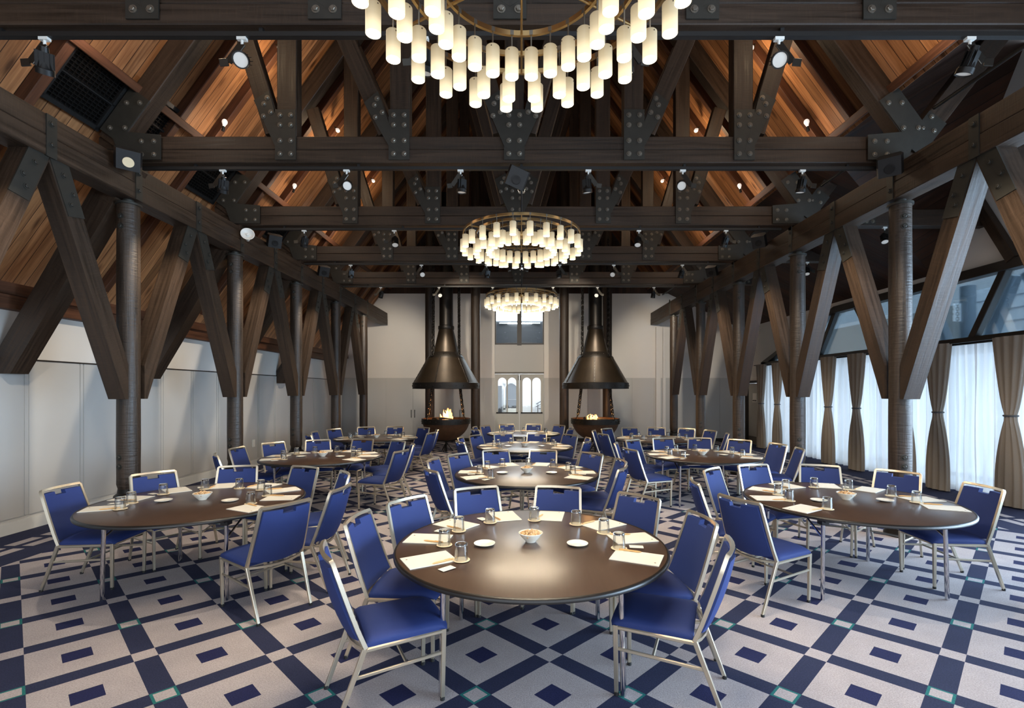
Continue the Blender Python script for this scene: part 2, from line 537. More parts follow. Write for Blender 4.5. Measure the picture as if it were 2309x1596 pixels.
# left wall: smooth white above, grey grooved panelling below
mb = MB(); mb.box((XW - 0.1, (YF + YB) / 2, 1.45), (0.2, YB - YF, 2.9))
wl = struct(mb.obj('wall_left', 'white_paint', smooth=False), 'long left wall, white above grey panelling', 'wall')
mb = MB()
y = 6.2 - 0.78 * 12
while y < YB - 0.1:
    a, b = max(y, YF), min(y + 0.78, YB)
    mb.box((XW + 0.009, (a + b) / 2, 1.18), (0.018, b - a - 0.075, 1.98))
    mb.box((XW + 0.009, b, 1.18), (0.018, 0.035, 1.98))
    y += 0.78
mb.box((XW + 0.003, (YF + YB) / 2, 1.085), (0.006, YB - YF, 2.17))
mb.obj('panelling', 'grey_paint', wl, smooth=False)
mb = MB(); mb.box((XW + 0.012, (YF + YB) / 2, 2.18), (0.026, YB - YF, 0.02)); mb.obj('rail', 'frame_dark', wl, smooth=False)
mb = MB(); mb.box((XW + 0.02, (YF + YB) / 2, 0.075), (0.03, YB - YF, 0.15))
struct(mb.obj('baseboard_left', 'trim_white', smooth=False), 'white skirting board along the left wall', 'baseboard')
mb = MB(); mb.beam((XW + 0.06, YF, 2.93), (XW + 0.06, YB, 2.93), 0.16, 0.3); mb.beam((XW + 0.16, YF, 3.02), (XW + 0.16, YB, 3.02), 0.1, 0.14)
struct(mb.obj('trim_1', 'rafter_wood', smooth=False), 'dark timber eaves beam along the top of the left wall', 'trim')

# roof boards: U runs up the slope
def slab(name, quad, mat, label, cat, th=0.05):
    """quad: four corners; U runs along edge 0 -> 1"""
    q = [Vector(p) for p in quad]
    nrm = (q[1] - q[0]).cross(q[3] - q[0]).normalized()
    if nrm.z < 0: nrm = -nrm
    ud = (q[1] - q[0]).normalized(); vd = nrm.cross(ud)
    vs = q + [p + nrm * th for p in q]
    fs = [(0, 1, 2, 3), (4, 7, 6, 5)] + [(i, (i + 1) % 4, 4 + (i + 1) % 4, 4 + i) for i in range(4)]
    uvs = [[((vs[k] - q[0]).dot(ud), (vs[k] - q[0]).dot(vd) + 20) for k in f] for f in fs]
    m_ = MB(); m_.add(vs, fs, uvs)
    return struct(m_.obj(name, mat, smooth=False), label, cat)
xr = 2 * XMID - XW               # mirror of the left wall line
XE = 4.62                        # right boards stop at the purlin over the posts
cl = slab('ceiling_left', [(XW - 0.2, YF, zb(XW - 0.2)), (XMID, YF, zb(XMID)), (XMID, YB, zb(XMID)), (XW - 0.2, YB, zb(XW - 0.2))], 'roof_board', 'left slope of the roof, knotty orange brown boards', 'ceiling')
cr = slab('ceiling_right', [(XE + 0.04, YF, zb(XE + 0.04)), (XMID, YF, zb(XMID)), (XMID, YB, zb(XMID)), (XE + 0.04, YB, zb(XE + 0.04))], 'roof_board', 'right slope of the roof, knotty orange boards', 'ceiling')
# rafters under the boards, purlins along the room (parts of the two slopes)
nv = Vector((SL, 0, -1)).normalized()  # points down off the left slope
for side, par in ((1, cl), (-1, cr)):
    def P(x, y, d):              # point d below the boards; x given for the left slope
        p = Vector((x, y, zb(x))) + nv * d
        return Vector((p.x if side > 0 else 2 * XMID - p.x, p.y, p.z))
    xlow = XW if side > 0 else -4.8
    yy = TY[0] - 2 * D + 0.66
    k = 0
    while yy < YB - 0.1:
        m_ = MB(); up = Vector((-nv.x * side, 0, -nv.z))
        m_.beam(P(xlow, yy, 0.065), P(XMID - 0.1, yy, 0.065), 0.1, 0.13, up)
        m_.obj('rafter', 'rafter_wood', par, smooth=False)
        yy += 0.66 if k % 2 == 0 else D - 0.66
        k += 1
    for xp, dd, w_, h_ in ((-4.78, 0.1, 0.1, 0.18), (-3.1, 0.1, 0.1, 0.18), (-1.5, 0.1, 0.1, 0.18)):
        m_ = MB(); up = Vector((-nv.x * side, 0, -nv.z))
        m_.beam(P(xp, YF, dd), P(xp, YB, dd), w_, h_, up)
        m_.obj('purlin', 'rafter_wood', par, smooth=False)

# back wall with an opening for the doors and the window above them
OX0, OX1, OT = -0.955, 0.80, 5.0
def S(px): return (px - PX) / F * YB
mb = MB()
for x0, x1, z0, z1 in ((XW, OX0, 0, 5.26), (OX1, XC + 0.3, 0, 5.26), (OX0, OX1, OT, 5.26)):
    mb.box(((x0 + x1) / 2, YB + 0.12, (z0 + z1) / 2), (x1 - x0, 0.24, z1 - z0))
wbk = struct(mb.obj('wall_back', 'white_paint', smooth=False), 'tall white end wall with the arched doors', 'wall')
mb = MB()
for x0, x1 in ((XW, OX0), (OX1, XC)):
    xx = x0
    while xx < x1 - 0.05:
        b = min(xx + 0.78, x1)
        mb.box(((xx + b) / 2, YB - 0.009, 1.13), (b - xx - 0.02, 0.018, 2.26))
        xx = b
    mb.box(((x0 + x1) / 2, YB - 0.003, 1.13), (x1 - x0, 0.006, 2.26))
mb.obj('panelling', 'grey_paint', wbk, smooth=False)
mb = MB()
for x0, x1 in ((XW, OX0), (OX1, XC)): mb.box(((x0 + x1) / 2, YB - 0.03, 0.06), (x1 - x0, 0.03, 0.12))
struct(mb.obj('baseboard_back', 'frame_dark', smooth=False), 'dark skirting along the end wall', 'baseboard')
# boarded gable above the white wall
mb = MB()
mb.prism([(XW - 0.3, 5.26), (8.6, 5.26), (8.6, 8.4), (2.0, 12.5), (XMID, 12.2), (-2.2, 12.2), (XW - 0.3, 6.0)], fXZ, YB + 0.02, YB + 0.2, g=(0, 1))
struct(mb.obj('wall_gable', 'dark_board', smooth=False), 'dark boarded gable above the white end wall', 'wall')
mb = MB(); mb.box((S(1478) + 0.08, YB - 0.05, 1.13 + 0.9), (0.16, 0.1, 4.06)); mb.box((S(1478) + 0.3, YB - 0.03, 2.03), (0.1, 0.06, 4.06))
struct(mb.obj('trim_2', 'white_paint', smooth=False), 'white boxed pipe running up the end wall', 'trim')

# right side: curtain wall, gable window, gable wall, aisle roof
ZC, ZT = 2.66, 3.78              # transom and head of the gable window
mb = MB()
mb.prism([(15.45, 0), (15.75, 0), (15.75, 2.1), (16.75, 2.1), (16.75, 0), (YB + 0.2, 0), (YB + 0.2, 5.0), (9.3, 5.0), (9.3, 3.9), (11.6, 3.9), (15.45, 2.72)], fYZ, XC, XC + 0.24)
mb.prism([(YF, 3.9), (9.3, 3.9), (9.3, 4.3), (7.55, 7.2), (YF, 7.2)], fYZ, XC, XC + 0.24)
mb.box((XC + 0.12, (5.2 + 15.45) / 2, 0.04), (0.24, 10.25, 0.08))
wr = struct(mb.obj('wall_right', 'white_paint', smooth=False), 'right wall, white above the curtained windows', 'wall')
w1 = thing('window_1', 'long gable window above the curtains with slanted dark mullions', 'window', kind='structure')
mb = MB()
mb.beam((XC - 0.02, 5.2, ZC), (XC - 0.02, 15.6, ZC), 0.2, 0.11); mb.obj('transom', 'frame_dark', w1, smooth=False)
mb = MB(); mb.beam((XC - 0.02, 5.2, ZT + 0.02), (XC - 0.02, 12.0, ZT + 0.02), 0.2, 0.16); mb.obj('head_beam', 'frame_dark', w1, smooth=False)
mb = MB(); mb.beam((XC - 0.02, 12.0, ZT + 0.02), (XC - 0.02, 15.55, ZC), 0.2, 0.14); mb.obj('sloping_head', 'frame_dark', w1, smooth=False)
for ya, yb_ in ((8.4, 7.8), (6.3, 7.2), (12.75, 12.02), (9.7, 9.15), (10.6, 11.3), (14.4, 14.05)):
    zt = ZT if yb_ < 12.1 else ZT - (yb_ - 12) * 0.33
    mb = MB(); mb.beam((XC, ya, ZC), (XC, yb_, zt), 0.12, 0.12, up=(0, 1, 0)); mb.obj('mullion', 'frame_dark', w1, smooth=False)
mb = MB(); mb.prism([(5.2, ZC), (15.5, ZC), (12.0, ZT), (5.2, ZT)], fYZ, XC + 0.05, XC + 0.06); mb.obj('glass', 'window_glass', w1, smooth=False)
w2 = thing('window_2', 'tall glazing behind the white sheer curtains on the right', 'window', kind='structure')
for yy in [5.2 + 1.28 * k for k in range(9)]:
    mb = MB(); mb.box((XC + 0.08, yy, 1.33), (0.08, 0.07, 2.56)); mb.obj('mullion', 'frame_dark', w2, smooth=False)
mb = MB(); mb.box((XC + 0.08, 10.3, 1.34), (0.012, 10.2, 2.55)); mb.obj('glass', 'door_glass', w2, smooth=False)
w4 = thing('added_window', 'added unseen glazing in the near right bay that lets fill light in', 'window', kind='structure')  # made-up window out of frame, an opening for the bay fill lamp
mb = MB()
for yy in (YF + 0.06, -1.0, 1.4, 3.8, 5.16): mb.box((XC + 0.08, yy, 1.95), (0.08, 0.08, 3.9))
mb.obj('mullion', 'frame_dark', w4, smooth=False)
mb = MB(); mb.box((XC + 0.08, (YF + 5.2) / 2, 1.95), (0.012, 5.2 - YF, 3.88)); mb.obj('glass', 'door_glass', w4, smooth=False)
# slanted timber leaning on the gable window
mb = MB(); mb.beam((XC - 0.08, 7.62, 3.86), (XC - 0.08, 8.52, 5.55), 0.16, 0.12, up=(1, 0, 0))
tag(mb.obj('gable_strut', 'dark_timber', smooth=False), 'dark leaning strut against the white gable above the right window', 'beam')
# aisle roof beyond the posts: high dark boards near, lower slope towards the end wall
slab('ceiling_aisle', [(XE + 0.05, 9.4, 5.52), (XC + 0.3, 9.4, 3.85), (XC + 0.3, YB + 0.1, 3.85), (XE + 0.05, YB + 0.1, 5.52)], 'dark_board', 'low dark boarded roof over the right aisle', 'ceiling')
slab('ceiling_bay', [(XE + 0.05, YF, 5.52), (XC + 0.3, YF, 7.6), (XC + 0.3, 7.4, 7.6), (XE + 0.05, 7.4, 5.52)], 'dark_board', 'high dark boarded roof over the near right bay', 'ceiling')
slab('ceiling_valley', [(XE + 0.05, 7.4, 5.52), (XC + 0.3, 7.4, 7.6), (XC + 0.3, 9.4, 3.85), (XE + 0.05, 9.4, 5.52)], 'dark_board', 'dark boarded valley slope above the right window', 'ceiling')
# ------------------------------------------------------------------ timber posts with their V braces
def post_parts():
    ps = {}
    m_ = MB()
    prof = [(0, 0.58), (0.104, 0.58), (0.119, 0.64), (0.118, 0.72), (0.121, 1.1), (0.119, 1.7), (0.117, 2.4), (0.12, 3.1), (0.116, 3.7), (0.115, 4.06), (0, 4.06)]
    m_.lathe(prof, 28); ps['shaft'] = m_.mesh('shaft', 'dark_post')
    m_ = MB(); m_.lathe([(0, 0), (0.17, 0), (0.17, 0.04), (0.156, 0.06), (0.156, 0.44), (0.146, 0.5), (0.112, 0.53), (0.106, 0.58), (0, 0.58)], 28)
    ps['base'] = m_.mesh('base', 'black_iron')
    m_ = MB(); m_.lathe([(0, 4.06), (0.136, 4.06), (0.136, 4.085), (0.06, 4.085), (0.06, 4.13), (0, 4.13)], 24); ps['cap'] = m_.mesh('cap', 'steel_plate')
    return ps
PP = post_parts()
tq = 0.2
def brace_mesh(sgn):
    y1, dY, dZ = 0.125, 0.88, 2.27
    al = math.atan2(dZ, dY); hw = tq / math.sin(al)
    zb_, zt = 1.68, PB
    B = (y1, zb_ + 0.42)
    E = (y1 + (tq / math.cos(al) - 0.42) / math.tan(al), zb_)
    C = (B[0] + (zt - B[1]) / math.tan(al), zt)
    C2 = (C[0] + hw, zt)
    pts = [(y1, zb_), E, C2, C, B]
    m_ = MB()
    m_.prism([(sgn * a, b) for a, b in pts], fYZ, -0.1, 0.1, g=(sgn * math.cos(al), math.sin(al)))
    return m_.mesh('brace', 'dark_timber', smooth=False)
BR = {s: brace_mesh(s) for s in (-1, 1)}
def bolt_me(r=0.024, h=0.02):
    m_ = MB(); m_.bolt((0, 0, 0), (0, 0, 1), r, h); return m_.mesh('bolt', 'steel_plate', angle=20)
BOLT = bolt_me()
def axis_rot(d): return Vector(d).to_track_quat('Z', 'Y').to_euler()
for side, X in (('left', XL), ('right', XR)):
    for k, yk in enumerate(TY):
        t = thing('timber_post', f'round dark timber post with V braces, {NEAR[k]} of the {side} row' if k else f'{side} row timber post just out of frame beside the camera', 'post', (X, yk, 0), 0, f'timber posts of the {side} row')
        for nm in ('base', 'shaft', 'cap'): part(nm, PP[nm], t)
        inn = 1 if side == 'left' else -1
        for s in (-1, 1):
            if k == 5 and s == 1: continue
            b = part('brace', BR[s], t)
            part('bolt', BOLT, b, (0.0, s * 0.245, 1.92), axis_rot((0, s, -0.38)))
        for z in (0.86, 0.97, 3.78, 3.9):
            a = -1.05 if side == 'left' else -1.9
            if side == 'left': a = -1.75 if z < 2 else -1.6
            part('bolt', BOLT, t, (0.118 * math.cos(a), 0.118 * math.sin(a), z), axis_rot((math.cos(a), math.sin(a), 0)))

# ------------------------------------------------------------------ plates on the posts
for side, X, inn in (('left', XL, 1), ('right', XR, -1)):
    t = thing('timber_plate', f'long dark double plate beam on top of the {side} posts', 'beam', (X, 0, 0))
    m_ = MB(); m_.beam((0, YF, PB + 0.1), (0, YB - 0.15, PB + 0.1), 0.25, 0.2); m_.obj('lower_timber', 'dark_timber', t, smooth=False)
    m_ = MB(); m_.beam((0, YF, PB + 0.308), (0, YB - 0.15, PB + 0.308), 0.242, 0.21); m_.obj('upper_timber', 'dark_timber', t, smooth=False)
    xi = inn * 0.127
    al = math.atan2(2.27, 0.88)
    for k in range(0, 6):
        yk = TY[k]
        m_ = MB()                                     # strap over a post
        m_.box((xi, yk, PB + 0.21), (0.012, 0.1, 0.42)); m_.lathe([(0.05, -0.006), (0.05, 0.006), (0, 0.006)], 16, Matrix.Translation((xi, yk, PB + 0.42)) @ Matrix.Rotation(PI / 2, 4, 'Y') @ Matrix.Scale(inn, 4))
        for z in (PB + 0.12, PB + 0.33): m_.bolt((xi + inn * 0.006, yk, z), (inn, 0, 0), 0.022, 0.018)
        m_.obj('strap', 'steel_plate', t, angle=25)
        if k == 0: continue
        ym = yk - D / 2
        m_ = MB()                                     # strap and wings over an apex
        m_.box((xi, ym, PB + 0.2), (0.012, 0.11, 0.42))
        for z in (PB + 0.12, PB + 0.33): m_.bolt((xi + inn * 0.006, ym, z), (inn, 0, 0), 0.022, 0.018)
        for s in (-1, 1):
            hw = tq / math.sin(al)
            dx, dz = math.cos(al) * s, -math.sin(al)
            x_ = inn * 0.104
            m_.prism([(ym, PB + 0.005), (ym + s * (hw - 0.01), PB + 0.005), (ym + s * (hw - 0.01) + dx * 0.52, PB + dz * 0.52), (ym + s * 0.04 + dx * 0.46, PB + dz * 0.56)], fYZ, min(x_, x_ - inn * 0.012) + 0.006 * inn, max(x_, x_ - inn * 0.012) + 0.006 * inn)
            for q, o_ in ((0.13, 0.10), (0.3, 0.15), (0.42, 0.08)):
                m_.bolt((x_ + inn * 0.008, ym + s * o_ + dx * q, PB + dz * q), (inn, 0, 0), 0.02, 0.018)
        m_.obj('apex_plate', 'steel_plate', t, angle=25)

# ------------------------------------------------------------------ roof trusses
VX = [-2.87, -1.49, XMID, 2 * XMID + 1.49 - 0.0, 2 * XMID + 2.87]
VX[3], VX[4] = 1.37, 2.71
def rz_c(x):                      # centre line of the principal rafter
    return 5.485 + SL * (min(x, 2 * XMID - x) + 4.54)
def hull(ps):
    ps = sorted(set((round(a, 5), round(b, 5)) for a, b in ps))
    cr_ = lambda o, a, b: (a[0] - o[0]) * (b[1] - o[1]) - (a[1] - o[1]) * (b[0] - o[0])
    out = []
    for seq in (ps, ps[::-1]):
        h_ = []
        for p in seq:
            while len(h_) > 1 and cr_(h_[-2], h_[-1], p) <= 0: h_.pop()
            h_.append(p)
        out += h_[:-1]
    return out
def gusset(t, polys, bolts, y):
    m_ = MB()
    for q_, p in enumerate(polys): m_.prism(hull(p), fXZ, y - 0.012 - 0.001 * q_, y)
    for b in bolts: m_.bolt((b[0], y - 0.014, b[1]), (0, -1, 0), 0.021, 0.018, 1)
    return m_.obj('gusset_plate', ['steel_plate', 'steel_bolt'], t, angle=25)
def quad_along(p, q, w):
    p, q = Vector(p), Vector(q); d = (q - p).normalized(); n_ = Vector((-d.y, d.x)) * w / 2
    return [tuple(p - n_), tuple(q - n_), tuple(q + n_), tuple(p + n_)]
for k in range(5):
    t = thing('roof_truss', f'dark bolted timber roof truss across the hall, {NEAR[k]} from the camera', 'truss', (0, TY[k], 0), 0, 'roof trusses')
    x1 = XC + 0.05
    m_ = MB(); m_.beam((XL - 0.3, 0, CB + 0.08), (XR + 0.3, 0, CB + 0.08), 0.16, 0.16); m_.beam((XL - 0.3, 0, CB + 0.244), (XR + 0.3, 0, CB + 0.244), 0.15, 0.16)
    m_.obj('tie_beam', 'dark_timber', t, smooth=False)
    m_ = MB(); m_.beam((XR + 0.12, 0.02, CB + 0.14), (x1, 0.02, CB + 0.14), 0.16, 0.28); m_.obj('aisle_tie', 'dark_timber', t, smooth=False)
    for s in (1, -1):
        X = lambda x: x if s > 0 else 2 * XMID - x
        up = Vector((-SL * s, 0, 1)).normalized()
        m_ = MB(); m_.beam((X(-5.03), 0, rz_c(-5.03)), (X(XMID), 0, rz_c(XMID)), 0.2, 0.27, up); m_.obj('principal_rafter', 'dark_timber', t, smooth=False)
    m_ = MB(); m_.prism([(XW + 0.03, 1.99), (XW + 0.17, 1.99), (-4.70, 4.5), (-4.70, CB), (-4.98, CB), (-5.06, 4.5), (XW + 0.03, 2.3)], fXZ, -0.11, 0.11, g=(0.5, 0.86)); m_.obj('wall_strut', 'dark_timber', t, smooth=False)
    m_ = MB(); m_.beam((4.75, 0, 4.72), (6.4, 0, 6.85), 0.18, 0.24, (-1, 0, 0.77)); m_.obj('valley_strut', 'dark_timber', t, smooth=False)
    for i, x in enumerate(VX):
        zt = rz_c(x) - 0.1
        m_ = MB(); m_.beam((x, 0.01, CT), (x, 0.01, zt), 0.15, 0.24, (1, 0, 0)); m_.obj('upright', 'dark_timber', t, smooth=False)
    # diagonals fan outwards from the foot of one upright to the head of the next
    def diag(xa, xb):
        s = 1 if xb > xa else -1
        m_ = MB(); m_.beam((xa + 0.16 * s, 0, CT + 0.06), (xb - 0.08 * s, 0, rz_c(xb) - 0.25), 0.14, 0.21, (1, 0, 0)); m_.obj('diagonal', 'dark_timber', t, smooth=False)
    for a, b in ((0, None), (1, 0), (2, 1), (2, 3), (3, 4), (4, None)):
        if b is None:
            diag(VX[a], -3.6 if a == 0 else 2 * XMID + 3.6)
        else: diag(VX[a], VX[b])
    for i, x in enumerate(VX):
        dirs = {0: [-1], 1: [-1], 2: [-1, 1], 3: [1], 4: [1]}[i]
        polys = [[(x - 0.125, CB + 0.03), (x + 0.125, CB + 0.03), (x + 0.125, CT + 0.32), (x - 0.125, CT + 0.32)]]
        bolts = [(x + a, z) for a in (-0.065, 0.065) for z in (CB + 0.1, CB + 0.26, CT + 0.13, CT + 0.25)]
        for s in dirs:
            tgt = {(0, -1): -3.6, (1, -1): VX[0], (2, -1): VX[1], (2, 1): VX[3], (3, 1): VX[4], (4, 1): 2 * XMID + 3.6}[(i, s)]
            p0 = Vector((x + 0.16 * s, CT + 0.06)); p1 = Vector((tgt - 0.08 * s, rz_c(tgt) - 0.25))
            d = (p1 - p0).normalized(); n_ = Vector((-d.y, d.x))
            polys.append([(x + 0.0, CB + 0.12), (x + 0.126 * s, CB + 0.2)] + [tuple(p0 + d * 0.42 - n_ * 0.105 * s), tuple(p0 + d * 0.48 + n_ * 0.105 * s)] if s < 0 else [(x, CB + 0.12), (x + 0.126, CB + 0.2), tuple(p0 + d * 0.42 - n_ * 0.105), tuple(p0 + d * 0.48 + n_ * 0.105)])
            for q, o_ in ((0.2, -0.05), (0.22, 0.05), (0.34, 0.0), (0.4, 0.06)): bolts.append(tuple(p0 + d * q + n_ * o_ * s))
        gusset(t, polys, bolts, -0.085)
    for s in (1, -1):
        X = lambda x: x if s > 0 else 2 * XMID - x
        pr = lambda x: (X(x), rz_c(x))
        q = quad_along(pr(-4.99), pr(-4.62), 0.28)
        bo = [(X(-4.45), CB + 0.08), (X(-4.45), CB + 0.24), (X(-4.6), CB + 0.08), (X(-4.6), CB + 0.24), (X(-4.62), rz_c(-4.7)), (X(-4.78), rz_c(-4.7)), (X(-4.8), rz_c(-4.92)), (X(-4.98), rz_c(-4.92))]
        gusset(t, [q, [(X(-4.37), CB + 0.02), (X(-4.37), CT), (X(-4.70), CT + 0.02), (X(-4.98), CT + 0.05), (X(-4.85), CB + 0.02)]], bo, -0.108)
    gusset(t, [quad_along((4.74, 4.7), (5.05, 5.1), 0.26)], [(4.86, 4.96), (5.0, 4.93), (4.97, 5.1)], -0.1)
    gusset(t, [[(5.75, CB + 0.02), (5.95, CB + 0.02), (5.95, CB + 0.26), (5.75, CB + 0.26)]], [(5.8, CB + 0.07), (5.9, CB + 0.07), (5.8, CB + 0.2), (5.9, CB + 0.2)], -0.061)
    # lighting track slung under the tie beam
    m_ = MB(); m_.box(((XL + XR) / 2 - 0.05, -0.03, CB - 0.05), (XR - XL - 0.5, 0.045, 0.035))
    for xx in (-4, -2, 0, 2, 4): m_.box((xx, -0.03, CB - 0.017), (0.03, 0.03, 0.035))
    m_.obj('lighting_track', 'matte_black', t, smooth=False)
m_ = MB(); m_.tube([(5.02, YF, 5.22), (5.02, YB, 5.22)], 0.022, 8)
tag(m_.obj('conduit_pipe', 'spot_metal'), 'thin metal conduit running along the right roof above the posts', 'pipe')

# ------------------------------------------------------------------ track spotlights
def spot_meshes():
    m_ = MB(); m_.box((0, 0, -0.012), (0.07, 0.035, 0.03)); m_.tube([(0, 0, -0.02), (0, 0, -0.06)], 0.01, 8); a = m_.mesh('adapter', 'white_plastic')
    m_ = MB(); m_.beam((0, 0, -0.05), (0.10, -0.01, -0.20), 0.06, 0.012, (0, 1, 0)); m_.beam((0.10, -0.01, -0.2), (0.16, -0.02, -0.21), 0.06, 0.012, (0, 1, 0)); b = m_.mesh('bracket', 'spot_metal', smooth=False)
    m_ = MB(); m_.lathe([(0, 0.09), (0.028, 0.09), (0.032, 0.03), (0.05, -0.05), (0.058, -0.06), (0.058, -0.10), (0.052, -0.10), (0.05, -0.088), (0, -0.088)], 20)
    for q in range(10):
        an = 2 * PI * q / 10
        m_.box((0.042 * math.cos(an), 0.042 * math.sin(an), 0.0), (0.03, 0.004, 0.11), Matrix.Rotation(0, 4, 'Z'))
    c = m_.mesh('lamp_head', 'spot_body')
    m_ = MB(); m_.lathe([(0, -0.096), (0.049, -0.092), (0.049, -0.087), (0, -0.087)], 20); d = m_.mesh('lens', 'spot_lens')
    return a, b, c, d
SPM = spot_meshes()
def spotlight(loc, az, tilt, flip, label, group='track spotlights', aim=None):
    t = thing('track_spotlight', label, 'spotlight', loc, 0, group)
    part('adapter', SPM[0], t)
    b = part('bracket', SPM[1], t); b.scale = (flip, 1, 1)
    h_ = part('lamp_head', SPM[2], t, (-0.02 * flip, -0.02, -0.19), (tilt, 0, az))
    part('lens', SPM[3], h_)
    if aim:
        d = Vector(aim[:3]) - Vector(loc)
        l = lamp('spot_beam', 'SPOT', Vector(loc) + Vector((-0.02 * flip, -0.02, -0.22)) + d.normalized() * 0.14, aim[3] if len(aim) > 3 else 160, (1.0, 0.86, 0.68), 0.05, None, d.to_track_quat('-Z', 'Y').to_euler(), (1.1, 0.8))
SPX = [-3.67, -2.15, -0.75, 0.82, 1.98, 3.45]
SIDE6 = ['leftmost', 'second from the left', 'left of centre', 'right of centre', 'second from the right', 'rightmost']
for k in range(5):
    for i, x in enumerate(SPX):
        tilt = [0.5, -1.0, 0.2, 0.2, -1.0, 0.4][i] * (1 if (k + i) % 3 or k == 0 else 0.5)
        az = [0.7, 0.3, 0.5, -0.4, -0.3, 0.5][i]
        spotlight((x, TY[k] - 0.03, CB - 0.062), az, tilt, -1 if x < 0 else 1, f'black track spotlight, {SIDE6[i]} of six under the {NEAR[k]} truss', aim=[(-6.3, TY[k] + 1.2, 1.2, 260), (-2.9, TY[k] + 0.6, 0.5, 160) if k != 3 else (-0.1, YB, 2.5, 520), None, None, (2.9, TY[k] + 0.6, 0.5, 160) if k != 3 else (-0.05, YB, 2.5, 520), (4.9, TY[k] + 1.6, 2.4, 300)][i] if k < 4 else [(-4.9, YB, 2.9, 380), (-2.3, 14.3, 1.9, 300), None, None, (2.3, 14.3, 1.9, 300), (5.2, YB, 2.9, 380)][i])
for k, x in ((1, 6.9), (2, 6.15), (3, 6.15), (4, 6.1)):
    spotlight((x, TY[k] - 0.0, CB + 0.0), -0.4, -0.5, 1, f'small spotlight under the right aisle tie of the {NEAR[k]} truss', 'aisle spotlights')

# bare bulbs on the rafters, which light the boards
def bulb(loc, rot, label):
    t = thing('light_bulb', label, 'bulb', loc, 0, 'bare bulbs on the rafters')
    t.rotation_euler = rot
    m_ = MB(); m_.lathe([(0, 0), (0.022, 0), (0.022, 0.05), (0.018, 0.07), (0, 0.07)], 12); m_.obj('holder', 'matte_black', t)
    m_ = MB(); m_.lathe([(0, 0.07), (0.016, 0.07), (0.02, 0.09), (0.038, 0.13), (0.036, 0.155), (0.02, 0.175), (0, 0.178)], 16); m_.obj('globe', 'bulb_glow', t)
for k in range(4):
    ym = TY[k] + D * 0.42
    for s, nm in ((1, 'left'), (-1, 'right')):
        X = lambda x: x if s > 0 else 2 * XMID - x
        bulb((X(-4.45), ym + 0.3, zb(-4.45) - 0.34), (0, 0.2 * s, 0), f'bare bulb standing on the {nm} purlin in the {ORD[k]} bay')
        bulb((X(-3.6), ym + 0.2, zb(-3.6) - 0.3), (0.5, 2.4 * s, 0), f'bare bulb hanging under the {nm} roof boards in the {ORD[k]} bay')
        lamp('bulb_light', 'POINT', (X(-4.3), ym + 0.3, zb(-4.45) - 0.62), 9, (1.0, 0.8, 0.62), 0.04)
        lamp('bulb_light', 'POINT', (X(-3.5), ym + 0.2, zb(-3.6) - 0.75), 22, (1.0, 0.73, 0.46), 0.04)

# roof vents on the left boards
for k, (ym, xv) in enumerate(((TY[1] - 0.47, -4.98), (TY[1] + 0.38, -4.92), (TY[2] - 0.47, -5.0), (TY[3] - 0.47, -5.02))):
    t = thing('roof_vent', f'black square louvre vent in the left roof slope, {NEAR[k] if k < 3 else "farthest"}', 'vent', (xv, ym, zb(xv)), 0, 'roof vents')
    T = Matrix.Rotation(-math.atan(SL), 4, 'Y')
    m_ = MB()
    for a, b, c_, d_ in ((-0.34, 0, 0.05, 0.74), (0.34, 0, 0.05, 0.74), (0, -0.34, 0.74, 0.05), (0, 0.34, 0.74, 0.05), (0, 0, 0.02, 0.7)): m_.box((a, b, -0.035), (c_, d_, 0.07), T)
    m_.obj('frame', 'matte_black', t, smooth=False)
    m_ = MB(); m_.box((0, 0, -0.006), (0.66, 0.66, 0.008), T)
    for q in range(16): m_.box((-0.31 + q * 0.0413, 0, -0.04), (0.008, 0.66, 0.03), T)
    for q in range(12): m_.box((0, -0.31 + q * 0.056, -0.045), (0.66, 0.006, 0.02), T)
    m_.obj('grille', 'spot_body', t, smooth=False)

# loudspeakers
def speaker(loc, rot, label, w=0.2):
    t = thing('loudspeaker', label, 'loudspeaker', loc); t.rotation_euler = rot
    m_ = MB(); m_.prism([(-0.11, -0.08), (0.11, -0.08), (0.13, 0.0), (0.1, 0.1), (-0.1, 0.1), (-0.13, 0.0)], fXY, -0.1, 0.12); m_.obj('cabinet', 'matte_black', t, smooth=False)
    m_ = MB(); T = Matrix.Translation((0, -0.083, -0.01)) @ Matrix.Rotation(PI / 2, 4, 'X')
    m_.lathe([(0.055, 0), (0.055, 0.006), (0.045, 0.008), (0.02, -0.0), (0, 0.006)], 20, T); m_.obj('cone', 'coaster_paper' if 'left plate' in label and 'nearest' in label else 'spot_body', t)
    m_ = MB(); m_.tube([(0, 0.1, 0.02), (0, 0.2, 0.0)], 0.015, 8); m_.obj('mount', 'matte_black', t)
speaker((XL + 0.28, TY[1] - 0.35, PB + 0.33), (0.5, 0, 0.7), 'black loudspeaker on the left plate beam, nearest of three')
speaker((XL + 0.28, TY[2] + 0.75, PB + 0.42), (0.5, 0, 0.7), 'black loudspeaker on the left plate beam, middle of three')
speaker((XL + 0.28, TY[3] + 0.75, PB + 0.42), (0.5, 0, 0.7), 'black loudspeaker on the left plate beam, farthest of three')
speaker((XR - 0.28, TY[1] - 0.2, PB + 0.33), (0.6, 0, -0.7), 'black loudspeaker on the right plate beam, nearest of three')
speaker((XR - 0.28, TY[2] + 0.75, PB + 0.42), (0.6, 0, -0.7), 'black loudspeaker on the right plate beam, middle of three')
speaker((XR - 0.28, TY[3] + 0.75, PB + 0.42), (0.6, 0, -0.7), 'black loudspeaker on the right plate beam, farthest of three')
speaker((-0.06, TY[1] - 0.1, CB - 0.2), (0.5, 0.35, 0.2), 'black wedge loudspeaker hanging under the middle of the second truss')
